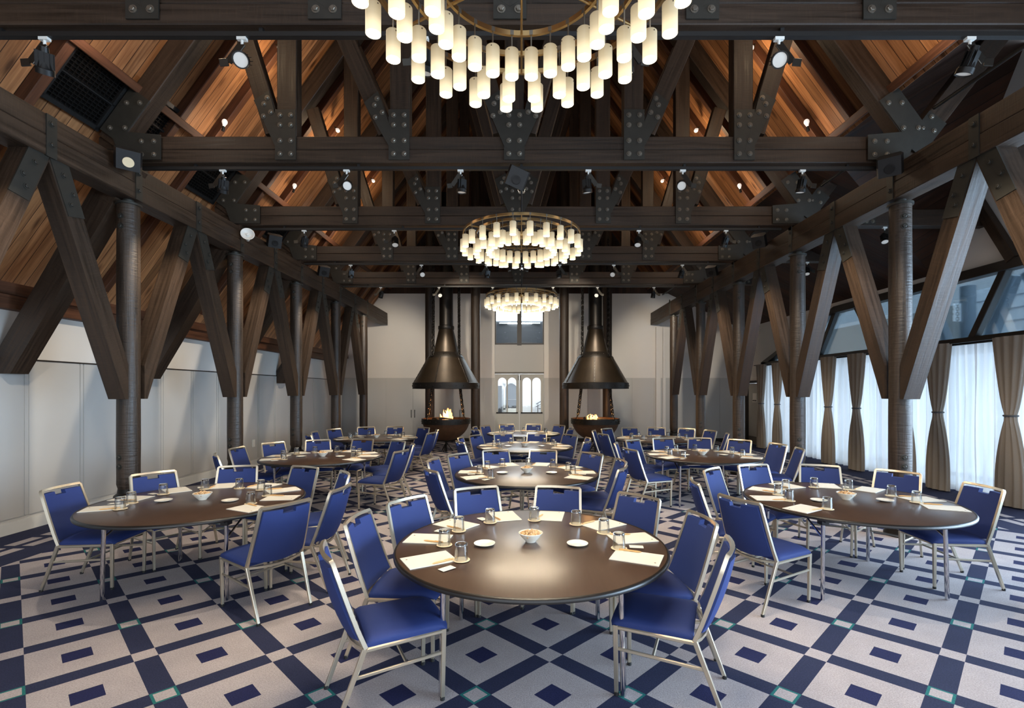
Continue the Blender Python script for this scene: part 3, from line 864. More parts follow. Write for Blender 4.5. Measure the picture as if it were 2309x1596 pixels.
t = thing('horn_speaker', 'round white horn speaker on the left plate beam by the third truss', 'loudspeaker', (XL + 0.28, TY[2] - 0.12, PB + 0.27)); t.rotation_euler = (PI / 2 - 0.2, 0, 0.5)
m_ = MB(); m_.lathe([(0, -0.2), (0.03, -0.2), (0.035, -0.1), (0.06, -0.04), (0.1, 0.0), (0.105, 0.01), (0.095, 0.01), (0.05, -0.03), (0, -0.04)], 28); m_.obj('horn', 'white_plastic', t)
m_ = MB(); m_.lathe([(0, 0.01), (0.02, 0.0), (0.03, -0.035), (0, -0.04)], 16); m_.obj('driver', 'white_plastic', t)

# ------------------------------------------------------------------ chandeliers
RINGS = (0.845, 0.66, 0.475)
def ring_mesh(r):
    m_ = MB(); m_.lathe([(r - 0.009, -0.016), (r + 0.009, -0.016), (r + 0.009, 0.016), (r - 0.009, 0.016)], 96, closed=True); return m_.mesh('ring', 'brass')
RM = [ring_mesh(r) for r in RINGS]
m_ = MB(); m_.lathe([(0.041, -0.17), (0.0435, -0.17), (0.0435, -0.004), (0.04, 0.0), (0.012, 0.0), (0.012, -0.004), (0.041, -0.008)], 20, closed=True)
SHADE = m_.mesh('lamp_shade', 'opal_shade')
m_ = MB(); m_.lathe([(0, -0.155), (0.04, -0.155), (0.04, -0.15), (0, -0.15)], 20); DIFF = m_.mesh('diffuser', 'lamp_glow')
def hanger_mesh(L):
    m_ = MB(); m_.tube([(0, 0, 0), (0, 0, L)], 0.005, 6); m_.lathe([(0, -0.002), (0.018, -0.002), (0.018, 0.012), (0, 0.02)], 10); m_.box((0, 0, L), (0.022, 0.022, 0.03))
    for q in range(3):
        an = q * 2 * PI / 3 + 0.5
        m_.box((0.0435 * math.cos(an), 0.0435 * math.sin(an), -0.018), (0.006, 0.006, 0.006))
    return m_.mesh('hanger', 'steel_bolt')
CHZ = 4.06
DROPS = (0.10, 0.14, 0.11)
HG = [hanger_mesh(d) for d in DROPS]
CY = [2.62, 7.06, 11.55]
for c in range(3):
    t = thing('chandelier', ['huge three ring chandelier of glowing opal cylinders at the top of the picture', 'round chandelier of glowing cylinders in mid hall', 'farthest round chandelier, before the window over the doors'][c], 'chandelier', (-0.0, CY[c], CHZ), 0, 'ring chandeliers')
    for i, r in enumerate(RINGS):
        part('ring', RM[i], t)
    for q in range(6):
        an = PI / 6 + q * PI / 3
        m_ = MB(); m_.beam((0.06 * math.cos(an), 0.06 * math.sin(an), 0), (RINGS[0] * math.cos(an), RINGS[0] * math.sin(an), 0), 0.014, 0.02); m_.obj('spoke', 'brass', t, smooth=False)
    m_ = MB(); m_.lathe([(0, -0.05), (0.05, -0.05), (0.07, -0.02), (0.07, 0.03), (0.03, 0.06), (0, 0.06)], 20); m_.obj('hub', 'brass', t)
    m_ = MB(); m_.tube([(0, 0, 0.05), (0, 0, 5.4)], 0.014, 8); m_.obj('stem', 'matte_black', t)
    m_ = MB(); m_.lathe([(0, 0.62), (0.05, 0.62), (0.06, 0.66), (0.03, 0.7), (0.045, 0.76), (0.045, 0.95), (0.02, 1.0), (0, 1.0)], 16); m_.obj('coupling', 'chrome', t)
    for i, r in enumerate(RINGS):
        for q in range(24):
            an = 2 * PI * (q + 0.5) / 24
            s = part('lamp_shade', SHADE, t, (r * math.cos(an), r * math.sin(an), -DROPS[i]), (0, 0, an))
            part('hanger', HG[i], s)
            part('diffuser', DIFF, s)

# ------------------------------------------------------------------ far posts carrying the end truss, fire hoods and bowls
for i, x in enumerate((-2.93, -1.47, 1.36, 2.74)):
    t = thing('hall_post', ['slim dark pole behind the left fire hood', 'slim dark pole left of the doors', 'slim dark pole right of the doors', 'slim dark pole behind the right fire hood'][i], 'post', (x, 15.45, 0), 0, 'slim poles by the end wall')
    m_ = MB(); m_.lathe([(0, 0.5), (0.13, 0.5), (0.148, 0.56), (0.146, 3.0), (0.15, 5.0), (0.14, 7.1 if i in (0, 3) else 9.0), (0, 7.1 if i in (0, 3) else 9.0)], 24); m_.obj('shaft', 'dark_post', t)
    m_ = MB(); m_.lathe([(0, 0), (0.18, 0), (0.17, 0.05), (0.17, 0.42), (0.13, 0.46), (0.13, 0.5), (0, 0.5)], 24); m_.obj('base', 'black_iron', t)

def chain_pts(a, b, n_):
    return [Vector(a).lerp(Vector(b), (i + 0.5) / n_) for i in range(n_)]
def chain(m_, a, b, link_len=0.075, r=0.0075, w=0.022):
    a, b = Vector(a), Vector(b); L = (b - a).length; n_ = max(2, int(L / (link_len * 0.74)))
    d = (b - a).normalized(); Q = d.to_track_quat('Z', 'Y').to_matrix().to_4x4()
    for i, p in enumerate(chain_pts(a, b, n_)):
        pts = []
        for k in range(10):
            an = 2 * PI * k / 10
            pts.append((w * math.cos(an), 0, link_len / 2 * math.sin(an) * 1.08))
        m_.tube(pts, r, 5, closed=True, T=Matrix.Translation(p) @ Q @ Matrix.Rotation(i % 2 * PI / 2, 4, 'Z'))
FY = 14.3
for side, fx in (('left', -2.23), ('right', 2.18)):
    t = thing('fire_hood', f'dark riveted iron cone hood with flue, hanging over the {side} fire bowl', 'fire hood', (fx, FY, 0), 0, 'fire hoods')
    m_ = MB(); m_.lathe([(0.95, 1.86), (0.965, 1.86), (0.965, 2.03), (0.94, 2.045), (0.525, 2.775), (0.51, 2.775), (0.92, 2.03), (0.95, 2.01)], 40, closed=True); m_.obj('lower_cone', 'hood_iron', t, angle=30)
    m_ = MB(); m_.lathe([(0.54, 2.755), (0.53, 2.785), (0.375, 2.93), (0.36, 2.92), (0.51, 2.76)], 40, closed=True)
    for q in range(16):
        an = q * PI / 8; m_.bolt((0.455 * math.cos(an), 0.455 * math.sin(an), 2.857), (math.cos(an) * 0.7, math.sin(an) * 0.7, 0.72), 0.013, 0.012)
    m_.obj('middle_band', 'black_iron', t, angle=30)
    m_ = MB(); m_.lathe([(0.375, 2.92), (0.212, 3.62), (0.2, 3.62), (0.36, 2.92)], 40, closed=True)
    m_.obj('upper_cone', 'hood_iron', t, angle=30)
    m_ = MB(); m_.lathe([(0.225, 3.6), (0.235, 3.62), (0.235, 3.7), (0.2, 3.72), (0.19, 7.6), (0.17, 7.6), (0.18, 3.6)], 32, closed=True); m_.obj('flue', 'black_iron', t, angle=30)
    m_ = MB(); m_.lathe([(0.975, 1.855), (0.975, 2.025), (0.967, 2.025), (0.967, 1.855)], 40, closed=True)
    for q in range(28):
        an = q * 2 * PI / 28; m_.bolt((0.975 * math.cos(an), 0.975 * math.sin(an), 1.94), (math.cos(an), math.sin(an), 0), 0.015, 0.014)
    m_.obj('rim_band', 'black_iron', t, angle=30)
    for q in range(6):
        an = q * PI / 3 + 0.35
        m_ = MB(); m_.beam((0.945 * math.cos(an), 0.945 * math.sin(an), 2.04), (0.53 * math.cos(an), 0.53 * math.sin(an), 2.775), 0.04, 0.012, (math.cos(an), math.sin(an), 0.6))
        for w_ in range(8):
            p = Vector((0.945 * math.cos(an), 0.945 * math.sin(an), 2.04)).lerp(Vector((0.53 * math.cos(an), 0.53 * math.sin(an), 2.775)), (w_ + 0.5) / 8)
            m_.bolt(p + Vector((math.cos(an), math.sin(an), 0.6)) * 0.006, (math.cos(an), math.sin(an), 0.6), 0.009, 0.008)
        m_.obj('seam_strip', 'black_iron', t, smooth=False)
    for q in range(4):
        an = PI / 4 + q * PI / 2 + (0.15 if side == 'left' else -0.15)
        m_ = MB(); chain(m_, (0.54 * math.cos(an), 0.54 * math.sin(an), 2.8), (0.52 * math.cos(an), 0.52 * math.sin(an), 6.2), 0.1, 0.012, 0.033); m_.obj('chain', 'black_iron', t)
    # bowl
    t = thing('fire_bowl', f'round rusty iron fire bowl on chains below the {side} hood', 'fire bowl', (fx, FY, 0), 0, 'fire bowls')
    prof = []
    for q in range(13):
        a = q / 12 * PI / 2; prof.append((0.70 * math.sin(a), 0.98 - 0.655 * math.cos(a) - 0.13 * 0))
    inner = [(r * 0.965, z + 0.02) for r, z in prof[::-1]]
    m_ = MB(); m_.lathe(prof + [(0.70, 0.985), (0.675, 0.985)] + inner[1:-1] + [(0, prof[0][1] + 0.03)], 44); m_.obj('bowl', 'rust_iron', t, angle=40)
    m_ = MB(); m_.lathe([(0.705, 0.83), (0.718, 0.83), (0.718, 0.985), (0.705, 0.985)], 44, closed=True)
    for q in range(24):
        an = q * PI / 12; m_.bolt((0.718 * math.cos(an), 0.718 * math.sin(an), 0.91), (math.cos(an), math.sin(an), 0), 0.013, 0.012)
    m_.obj('rim_band', 'black_iron', t, angle=30)
    m_ = MB(); m_.tube([(0, 0, 0.0), (0, 0, 0.34)], 0.03, 10)
    for q in range(3):
        an = q * 2 * PI / 3 + 0.3; m_.tube([(0, 0, 0.28), (0.2 * math.cos(an), 0.2 * math.sin(an), 0.012)], 0.012, 6)
    m_.obj('stand', 'black_iron', t)
    for q in range(4):
        an = PI / 4 + q * PI / 2 + (0.15 if side == 'left' else -0.15)
        m_ = MB(); c_, s_ = math.cos(an), math.sin(an)
        chain(m_, (0.71 * c_, 0.71 * s_, 1.1), (0.5 * c_, 0.5 * s_, 2.35), 0.1, 0.012, 0.033)
        hk = [(0.73 * c_, 0.73 * s_, 0.95), (0.76 * c_, 0.76 * s_, 1.0), (0.745 * c_, 0.745 * s_, 1.05), (0.70 * c_, 0.70 * s_, 1.07), (0.69 * c_, 0.69 * s_, 1.11), (0.71 * c_, 0.71 * s_, 1.14)]
        m_.tube(hk, 0.013, 6); m_.obj('chain', 'black_iron', t)
    # bed of embers, logs, flames
    m_ = MB(); m_.lathe([(0, 0.86), (0.25, 0.85), (0.42, 0.79), (0.5, 0.72), (0, 0.6)], 24)
    tag(m_.obj('ember_bed', 'log_char'), f'dark bed of ash and embers inside the {side} fire bowl', 'embers', None, 'stuff').location = (fx, FY, 0)
    logs = ((0.2, 0.05, 0.35), (-0.22, -0.1, -0.5), (0.02, -0.22, 0.1)) if side == 'left' else ((0.05, -0.05, 0.25), (0.22, -0.2, -0.35), (-0.2, 0.1, 0.9))
    for q, (lx, ly, la) in enumerate(logs):
        m_ = MB(); m_.tube([(-0.2, 0, 0), (-0.07, 0.012, 0.008), (0.08, -0.01, 0.0), (0.2, 0.0, 0.006)], 0.05, 9, radii=[0.045, 0.052, 0.05, 0.042])
        o = m_.obj('fire_log', 'log_char'); o.location = (fx + lx, FY + ly, 0.905 + 0.03 * q); o.rotation_euler = (0, 0.12, la)
        tag(o, f'charred log {["at the right", "at the left", "at the front"][q] if side == "left" else ["in the middle", "at the right", "at the back"][q]} of the fire in the {side} bowl', 'log', 'logs in the fire bowls')
    m_ = MB()
    nf = 26 if side == 'left' else 12
    for q in range(nf):
        r = random.random() ** 0.7 * (0.16 if side == 'left' else 0.22); an = random.random() * 2 * PI
        hh = (0.12 + 0.26 * random.random() * (1 - r * 3)) if side == 'left' else 0.06 + 0.12 * random.random()
        bx_, by_ = r * math.cos(an) + (0.02 if side == 'left' else -0.1), r * math.sin(an)
        w = 0.02 + 0.02 * random.random()
        pts = [(bx_, by_, 0.86), (bx_ + random.uniform(-.02, .02), by_, 0.92 + hh * 1.15 * 0.35), (bx_ + random.uniform(-.04, .04), by_ + 0.01, 0.92 + hh * 1.15 * 0.7), (bx_ + random.uniform(-.05, .05), by_, 0.92 + hh * 1.15)]
        m_.tube(pts, w, 7, radii=[w * 0.8, w, w * 0.6, 0.002])
    o = m_.obj('flames', 'flame_glow'); o.location = (fx, FY, 0)
    tag(o, f'orange flames licking up from the {side} fire bowl', 'fire', None, 'stuff')
    lamp('fire_light', 'POINT', (fx, FY - 0.1, 1.12), 34 if side == 'left' else 28, (1.0, 0.5, 0.18), 0.08)

# ------------------------------------------------------------------ doors, window and lobby at the end
ZD = 2.44
t = thing('door_1', 'grey double doors with arched glass panes in the end wall', 'door', (0, YB + 0.1, 0), kind='structure')
xm = (OX0 + OX1) / 2
for s in (-1, 1):
    m_ = MB()
    w = (OX1 - OX0) / 2 - 0.01; cx = xm + s * (w / 2 + 0.005)
    z0, zt = 1.02, ZD - 0.04
    m_.box((cx, 0, z0 / 2 + 0.005), (w, 0.05, z0 - 0.01))
    aw = 0.30                                     # arch width
    xs = [cx - aw / 2 - 0.025 + (0.02 * s * 0), cx + aw / 2 + 0.025]
    edges = [cx - w / 2, xs[0] - aw / 2, xs[0] + aw / 2, xs[1] - aw / 2, xs[1] + aw / 2, cx + w / 2]
    for a, b in ((0, 1), (2, 3), (4, 5)): m_.box(((edges[a] + edges[b]) / 2, 0, (z0 + zt) / 2), (edges[b] - edges[a], 0.05, zt - z0))
    za = 2.12                                     # spring of the arches
    for c_ in xs:
        for q in range(10):
            a0, a1 = PI * q / 10, PI * (q + 1) / 10
            p = [(c_ + aw / 2 * math.cos(a0), za + aw / 2 * math.sin(a0)), (c_ + aw / 2 * math.cos(a1), za + aw / 2 * math.sin(a1))]
            m_.prism([p[0], (p[0][0], zt), (p[1][0], zt), p[1]], fXZ, -0.025, 0.025)
    leaf = m_.obj('door_leaf', 'door_grey', t, smooth=False)
    m_ = MB()
    for b in (-0.2, 0.2):
        for q in range(5): m_.box((cx + b - 0.13 + q * 0.065, -0.028, 0.52), (0.055, 0.012, 0.78))
    m_.obj('lower_panel', 'door_grey', leaf, smooth=False)
    m_ = MB()
    for c_ in xs: m_.prism([(c_ - aw / 2, z0), (c_ + aw / 2, z0)] + [(c_ + aw / 2 * math.cos(PI * q / 12), za + aw / 2 * math.sin(PI * q / 12)) for q in range(13)], fXZ, -0.004, 0.004)
    m_.obj('glass', 'door_glass', leaf, smooth=False)
    m_ = MB(); m_.tube([(cx - w / 2 + 0.05, -0.07, z0), (cx + w / 2 - 0.05, -0.07, z0)], 0.018, 8); m_.box((cx - w / 2 + 0.07, -0.045, z0), (0.04, 0.05, 0.05)); m_.box((cx + w / 2 - 0.07, -0.045, z0), (0.04, 0.05, 0.05))
    m_.obj('push_bar', 'spot_body', leaf)
    m_ = MB(); m_.box((xm + s * 0.04, -0.035, 2.26), (0.02, 0.03, 0.16)); m_.obj('latch', 'spot_body', leaf, smooth=False)
m_ = MB(); m_.box((xm, -0.02, ZD + 0.0), (OX1 - OX0, 0.12, 0.06)); m_.box((xm, -0.1, ZD), (0.36, 0.08, 0.06)); m_.obj('closer_rail', 'door_dark', t, smooth=False)
m_ = MB(); m_.box((xm, 0, 2.96), (OX1 - OX0, 0.06, 0.98)); m_.obj('over_panel', 'grey_paint', t, smooth=False)
w3 = thing('window_3', 'square window with a dark centre bar above the doors', 'window', (0, YB + 0.12, 0), kind='structure')
m_ = MB(); m_.box((xm, 0, 3.48), (OX1 - OX0, 0.08, 0.05)); m_.box((xm, 0, OT - 0.03), (OX1 - OX0, 0.08, 0.06)); m_.box((OX0 + 0.02, 0, 4.24), (0.05, 0.08, 1.5)); m_.box((OX1 - 0.02, 0, 4.24), (0.05, 0.08, 1.5)); m_.obj('frame', 'frame_dark', w3, smooth=False)
m_ = MB(); m_.box((xm, -0.02, 4.2), (0.16, 0.12, 1.55)); m_.obj('centre_bar', 'frame_dark', w3, smooth=False)
for s in (-1, 1):
    m_ = MB(); m_.box((xm + s * 0.47, 0.02, 4.24), (0.78, 0.008, 1.5)); m_.obj('glass', 'door_glass', w3, smooth=False)
# the lobby behind
LY = 19.6
m_ = MB(); m_.box((0, LY + 0.05, 1.7), (6, 0.1, 3.4)); m_.box((-2.4, (YB + LY) / 2 + 0.2, 1.7), (0.1, LY - YB - 0.3, 3.4)); m_.box((2.4, (YB + LY) / 2 + 0.2, 1.7), (0.1, LY - YB - 0.3, 3.4))
struct(m_.obj('wall_lobby', 'lobby_white', smooth=False), 'white lobby walls seen through the arched panes', 'wall')
m_ = MB(); m_.box((0, LY + 0.6, 4.05), (6, 0.1, 1.3)); struct(m_.obj('wall_parapet', 'lobby_grey', smooth=False), 'dark grey wall seen through the window over the doors', 'wall')
m_ = MB(); m_.box((0, (YB + LY) / 2 + 0.2, -0.03), (6, LY - YB + 0.4, 0.06)); struct(m_.obj('floor_lobby', 'lobby_grey', smooth=False), 'grey lobby floor beyond the doors', 'floor')
m_ = MB(); m_.box((0, 18.35, 3.42), (6, 1.8, 0.06)); struct(m_.obj('ceiling_lobby', 'lobby_white', smooth=False), 'white lobby ceiling beyond the doors', 'ceiling')
m_ = MB(); m_.add([(-1.1, LY + 0.4, 4.7), (1.1, LY + 0.4, 4.7), (0.8, 18.2, 6.6), (-0.8, 18.2, 6.6), (-1.1, LY + 0.45, 4.75), (1.1, LY + 0.45, 4.75), (0.8, 18.25, 6.65), (-0.8, 18.25, 6.65)], [(0, 1, 2, 3), (7, 6, 5, 4), (0, 4, 5, 1), (1, 5, 6, 2), (2, 6, 7, 3), (3, 7, 4, 0)])
struct(m_.obj('window_5', 'skylight_glow', smooth=False), 'bright sloping skylight seen through the window over the doors', 'window')
t = thing('tube_lamp', 'white fluorescent tube lamp glowing behind the window over the doors', 'lamp', (xm, LY + 0.45, 4.6))
m_ = MB(); m_.box((0, 0.06, 0.02), (1.7, 0.06, 0.05)); m_.obj('housing', 'white_plastic', t, smooth=False)
m_ = MB(); m_.tube([(-0.5, 0, 0), (0.5, 0, 0)], 0.025, 10); m_.obj('tube', 'tube_glow', t)
lamp('lobby_light', 'AREA', (0, 18.5, 3.3), 110, (0.95, 0.97, 1.0), 1.8)
# inner arched door and stair rail in the lobby
t = thing('lobby_door', 'white inner door with an arched pane, seen through the left glass', 'door', (-0.42, LY - 0.06, 0))
m_ = MB()
m_.box((0, 0, 0.55), (0.62, 0.05, 1.1)); m_.box((-0.27, 0, 1.5), (0.08, 0.05, 0.9)); m_.box((0.27, 0, 1.5), (0.08, 0.05, 0.9)); m_.box((0, 0, 2.2), (0.62, 0.05, 0.2))
for q in range(10):
    a0, a1 = PI * q / 10, PI * (q + 1) / 10
    m_.prism([(0.23 * math.cos(a0), 1.9 + 0.2 * math.sin(a0)), (0.23 * math.cos(a0), 2.12), (0.23 * math.cos(a1), 2.12), (0.23 * math.cos(a1), 1.9 + 0.2 * math.sin(a1))], fXZ, -0.025, 0.025)
m_.obj('leaf', 'white_plastic', t, smooth=False)
m_ = MB(); m_.box((0, 0.02, 1.58), (0.46, 0.01, 1.05)); m_.obj('pane', 'lobby_grey', t, smooth=False)
m_ = MB(); m_.tube([(-0.23, -0.05, 1.45), (0.23, -0.05, 1.45)], 0.012, 6); m_.obj('push_bar', 'spot_metal', t)
t = thing('stair_rail', 'dark stair handrail behind the right arched panes', 'handrail', (0.62, 19.0, 0))
m_ = MB(); m_.tube([(-0.05, 0, 1.28), (0.75, 0, 1.75)], 0.022, 8); m_.obj('handrail', 'frame_dark', t)
m_ = MB(); m_.tube([(-0.05, 0, 1.18), (0.75, 0, 1.62)], 0.014, 6); m_.tube([(0.05, 0, 1.1), (0.75, 0, 1.1)], 0.014, 6); m_.obj('rail', 'frame_dark', t)
for x in (0.02, 0.3, 0.6):
    m_ = MB(); m_.tube([(x, 0, 0.0), (x, 0, 1.3 + 0.59 * (x))], 0.014, 6); m_.obj('baluster', 'frame_dark', t)
t = thing('display_case', 'tall glass fronted grey unit in the lobby behind the left panes', 'cabinet', (-0.98, 18.9, 0))
m_ = MB(); m_.box((0, 0, 1.0), (0.42, 0.4, 2.0)); m_.obj('body', 'lobby_grey', t, smooth=False)
m_ = MB(); m_.box((-0.06, -0.21, 1.05), (0.2, 0.02, 1.6)); m_.obj('glass_front', 'glazed_china', t, smooth=False)

# cupboards in the end wall
for i, x in enumerate((S(932), S(1042))):
    t = thing('wall_cupboard', ['flush grey double cupboard left of the left fire bowl', 'flush grey double cupboard between the left fire bowl and the doors'][i], 'cupboard', (x, YB - 0.02, 0))
    for s in (-1, 1):
        m_ = MB(); m_.box((s * 0.4, -0.006, 1.18), (0.78, 0.02, 2.1)); d = m_.obj('door', 'grey_paint', t, smooth=False)
        m_ = MB(); m_.tube([(s * 0.06, -0.05, 0.85), (s * 0.06, -0.05, 1.13)], 0.012, 8); m_.box((s * 0.06, -0.03, 0.88), (0.02, 0.04, 0.02)); m_.box((s * 0.06, -0.03, 1.1), (0.02, 0.04, 0.02)); m_.obj('handle', 'spot_metal', d)
# side door by the curtains
t = thing('door_2', 'grey exit door with a small white sign in the right wall', 'door', (XC, 16.25, 0), kind='structure')
m_ = MB(); m_.box((-0.03, -0.48, 1.05), (0.12, 0.07, 2.1)); m_.box((-0.03, 0.48, 1.05), (0.12, 0.07, 2.1)); m_.box((-0.03, 0, 2.1), (0.12, 1.03, 0.08)); m_.obj('frame', 'frame_dark', t, smooth=False)
m_ = MB(); m_.box((0.03, 0, 1.03), (0.05, 0.9, 2.04)); lf = m_.obj('leaf', 'door_grey', t, smooth=False)
m_ = MB(); m_.box((0.0, 0, 0.14), (0.012, 0.86, 0.24)); m_.obj('kick_plate', 'door_dark', lf, smooth=False)
m_ = MB(); m_.box((-0.002, 0.0, 1.62), (0.012, 0.26, 0.2)); sg = m_.obj('sign', 'white_plastic', lf, smooth=False)
m_ = MB(); m_.box((-0.002, 0, 1.47), (0.012, 0.3, 0.1)); m_.obj('notice', 'white_plastic', lf, smooth=False)
m_ = MB()
for q, (yy, ww) in enumerate(((-0.1, 0.04), (-0.05, 0.035), (0.0, 0.03), (0.06, 0.05), (0.115, 0.03))): m_.box((-0.009, yy, 1.47), (0.004, ww, 0.045))
m_.obj('lettering', 'matte_black', lf, smooth=False)

# sheer curtains and tied drapes
def sheer_panel(y0, y1, label):
    m_ = MB(); ny, nz = int((y1 - y0) / 0.018), 8
    vs, fs = [], []
    for i in range(ny + 1):
        y = y0 + (y1 - y0) * i / ny
        w = 0.05 * math.sin(y * 33 + 1.6 * math.sin(y * 3.1)) + 0.025 * math.sin(y * 57 + 2 * math.sin(y * 1.7))
        for j in range(nz + 1):
            z = 0.03 + (ZC - 0.1) * j / nz
            a = 1.0 + 0.35 * (1 - j / nz)
            vs.append((XC - 0.16 + w * a * 0.8, y + 0.01 * math.sin(y * 9 + j), z))
    for i in range(ny):
        for j in range(nz):
            a = i * (nz + 1) + j; fs.append((a, a + nz + 1, a + nz + 2, a + 1))
    m_.add(vs, fs)
    return tag(m_.obj('sheer_curtain', 'sheer_voile', angle=80), label, 'curtain', 'sheer curtains')
sheer_panel(12.95, 15.42, 'white sheer curtain, farthest, beside the exit door')
sheer_panel(9.95, 12.93, 'white sheer curtain in the middle bay of the right windows')
sheer_panel(6.3, 9.93, 'white sheer curtain, nearest, at the right edge of the picture')
def drape(yc, label, wt=0.27, lean=0.0):
    t = thing('tied_drape', label, 'drape', (XC - 0.33, yc, 0), 0, 'tied taupe drapes')
    m_ = MB(); n_, rows = 88, 26
    vs, fs = [], []
    for j in range(rows + 1):
        z = 0.02 + (ZC - 0.06) * j / rows
        if z > 1.40: q = (z - 1.40) / (ZC - 1.44); w = 0.06 + (wt - 0.06) * (q ** 0.62)
        else: q = (1.40 - z) / 1.38; w = 0.06 + (wt * 0.86 - 0.06) * (1 - (1 - min(1, q * 1.25)) ** 2)
        dp = 0.05 + 0.04 * (w / wt)
        off = lean * max(0, (z - 1.4))
        for k in range(n_):
            an = 2 * PI * k / n_
            rip = 1 + 0.16 * math.sin(11 * an + 0.6 * math.sin(z * 2)) + 0.05 * math.sin(23 * an)
            vs.append((dp * math.sin(an) * rip, w * math.cos(an) * (1 + 0.03 * math.sin(11 * an)) + off, z))
    for j in range(rows):
        for k in range(n_):
            l = (k + 1) % n_; fs.append((j * n_ + k, j * n_ + l, (j + 1) * n_ + l, (j + 1) * n_ + k))
    fs.append(tuple(range(rows * n_, (rows + 1) * n_)))
    m_.add(vs, fs); m_.obj('cloth', 'drape_taupe', t, angle=70)
    m_ = MB(); m_.tube([(0.075 * math.sin(2 * PI * k / 20), 0.083 * math.cos(2 * PI * k / 20), 1.40) for k in range(20)], 0.016, 6, closed=True); m_.obj('tieback', 'tie_band', t)
for yc, lb in ((15.15, 'tied taupe drape beside the exit door, farthest of the row'), (14.2, 'tied taupe drape behind the third right post, second from the far end'), (11.84, 'tied taupe drape, left of the pair in the middle of the windows'), (10.84, 'tied taupe drape, right of the pair in the middle of the windows'), (9.45, 'tied taupe drape partly hidden behind the nearest right post'), (8.72, 'tied taupe drape just right of the nearest right post'), (7.42, 'tied taupe drape at the right edge of the picture')):
    drape(yc, lb)
m_ = MB(); m_.tube([(XC - 0.25, 5.2, ZC - 0.07), (XC - 0.25, 15.6, ZC - 0.07)], 0.018, 8); m_.box((XC - 0.25, 10.4, ZC - 0.045), (0.2, 10.4, 0.02))
tag(m_.obj('curtain_rail', 'matte_black'), 'black curtain rail below the gable window', 'curtain rail')

# outside the right window
t = thing('neighbour_building', 'white weatherboarded building outside the gable window', 'building', (13.0, 0, 0))
m_ = MB()
for q in range(14): m_.beam((0.0, 11.6, 0.2 + q * 0.33), (0.0, 14.2, 0.2 + q * 0.33), 0.06, 0.34, (0.1, 0, 1))
m_.obj('weatherboards', 'clapboard', t, smooth=False)
m_ = MB(); m_.box((0.25, 19.0, 2.2), (0.2, 9.6, 4.4)); m_.obj('side_wall', 'grey_paint', t, smooth=False)
m_ = MB(); m_.box((9.2, 10.5, 4.45), (2.2, 17, 0.12)); struct(m_.obj('ceiling_porch', 'grey_paint', smooth=False), 'pale porch soffit outside the gable window', 'ceiling')
for i, yy in enumerate((6.6, 9.1, 11.6)):
    t = thing('outdoor_post', f'round grey porch post with braces outside the gable window, {["nearest", "middle", "farthest"][i]}', 'post', (10.7, yy, 0), 0, 'porch posts outside')
    m_ = MB(); m_.tube([(0, 0, 0), (0, 0, 4.3)], 0.15, 16); m_.obj('shaft', 'porch_timber', t)
    for s in (-1, 1):
        m_ = MB(); m_.beam((0, s * 0.15, 2.0), (0, s * 1.1, 4.3), 0.2, 0.2, (1, 0, 0)); m_.obj('brace', 'porch_timber', t, smooth=False)
m_ = MB(); m_.box((11, 9, -0.08), (6, 22, 0.1)); struct(m_.obj('ground', 'clapboard', smooth=False), 'pale paving outside the right windows', 'ground')

# wall sockets and thermostat on the left wall
def wallbox(y, z, w, h_, mat, label, nm):
    t = thing(nm, label, nm.replace('_', ' '), (XW + 0.018, y, z))
    m_ = MB(); m_.box((0.008, 0, 0), (0.016, w, h_)); m_.obj('plate', mat, t, smooth=False)
    m_ = MB(); m_.box((0.018, 0, h_ * 0.15), (0.006, w * 0.4, h_ * 0.3)); m_.obj('switch', mat, t, smooth=False)
wallbox(11.45, 0.55, 0.09, 0.17, 'white_plastic', 'small white socket plate on the left panelling behind the post', 'wall_socket')
wallbox(10.6, 1.0, 0.16, 0.3, 'matte_black', 'black control panel on the left panelling beside the second post', 'control_panel')

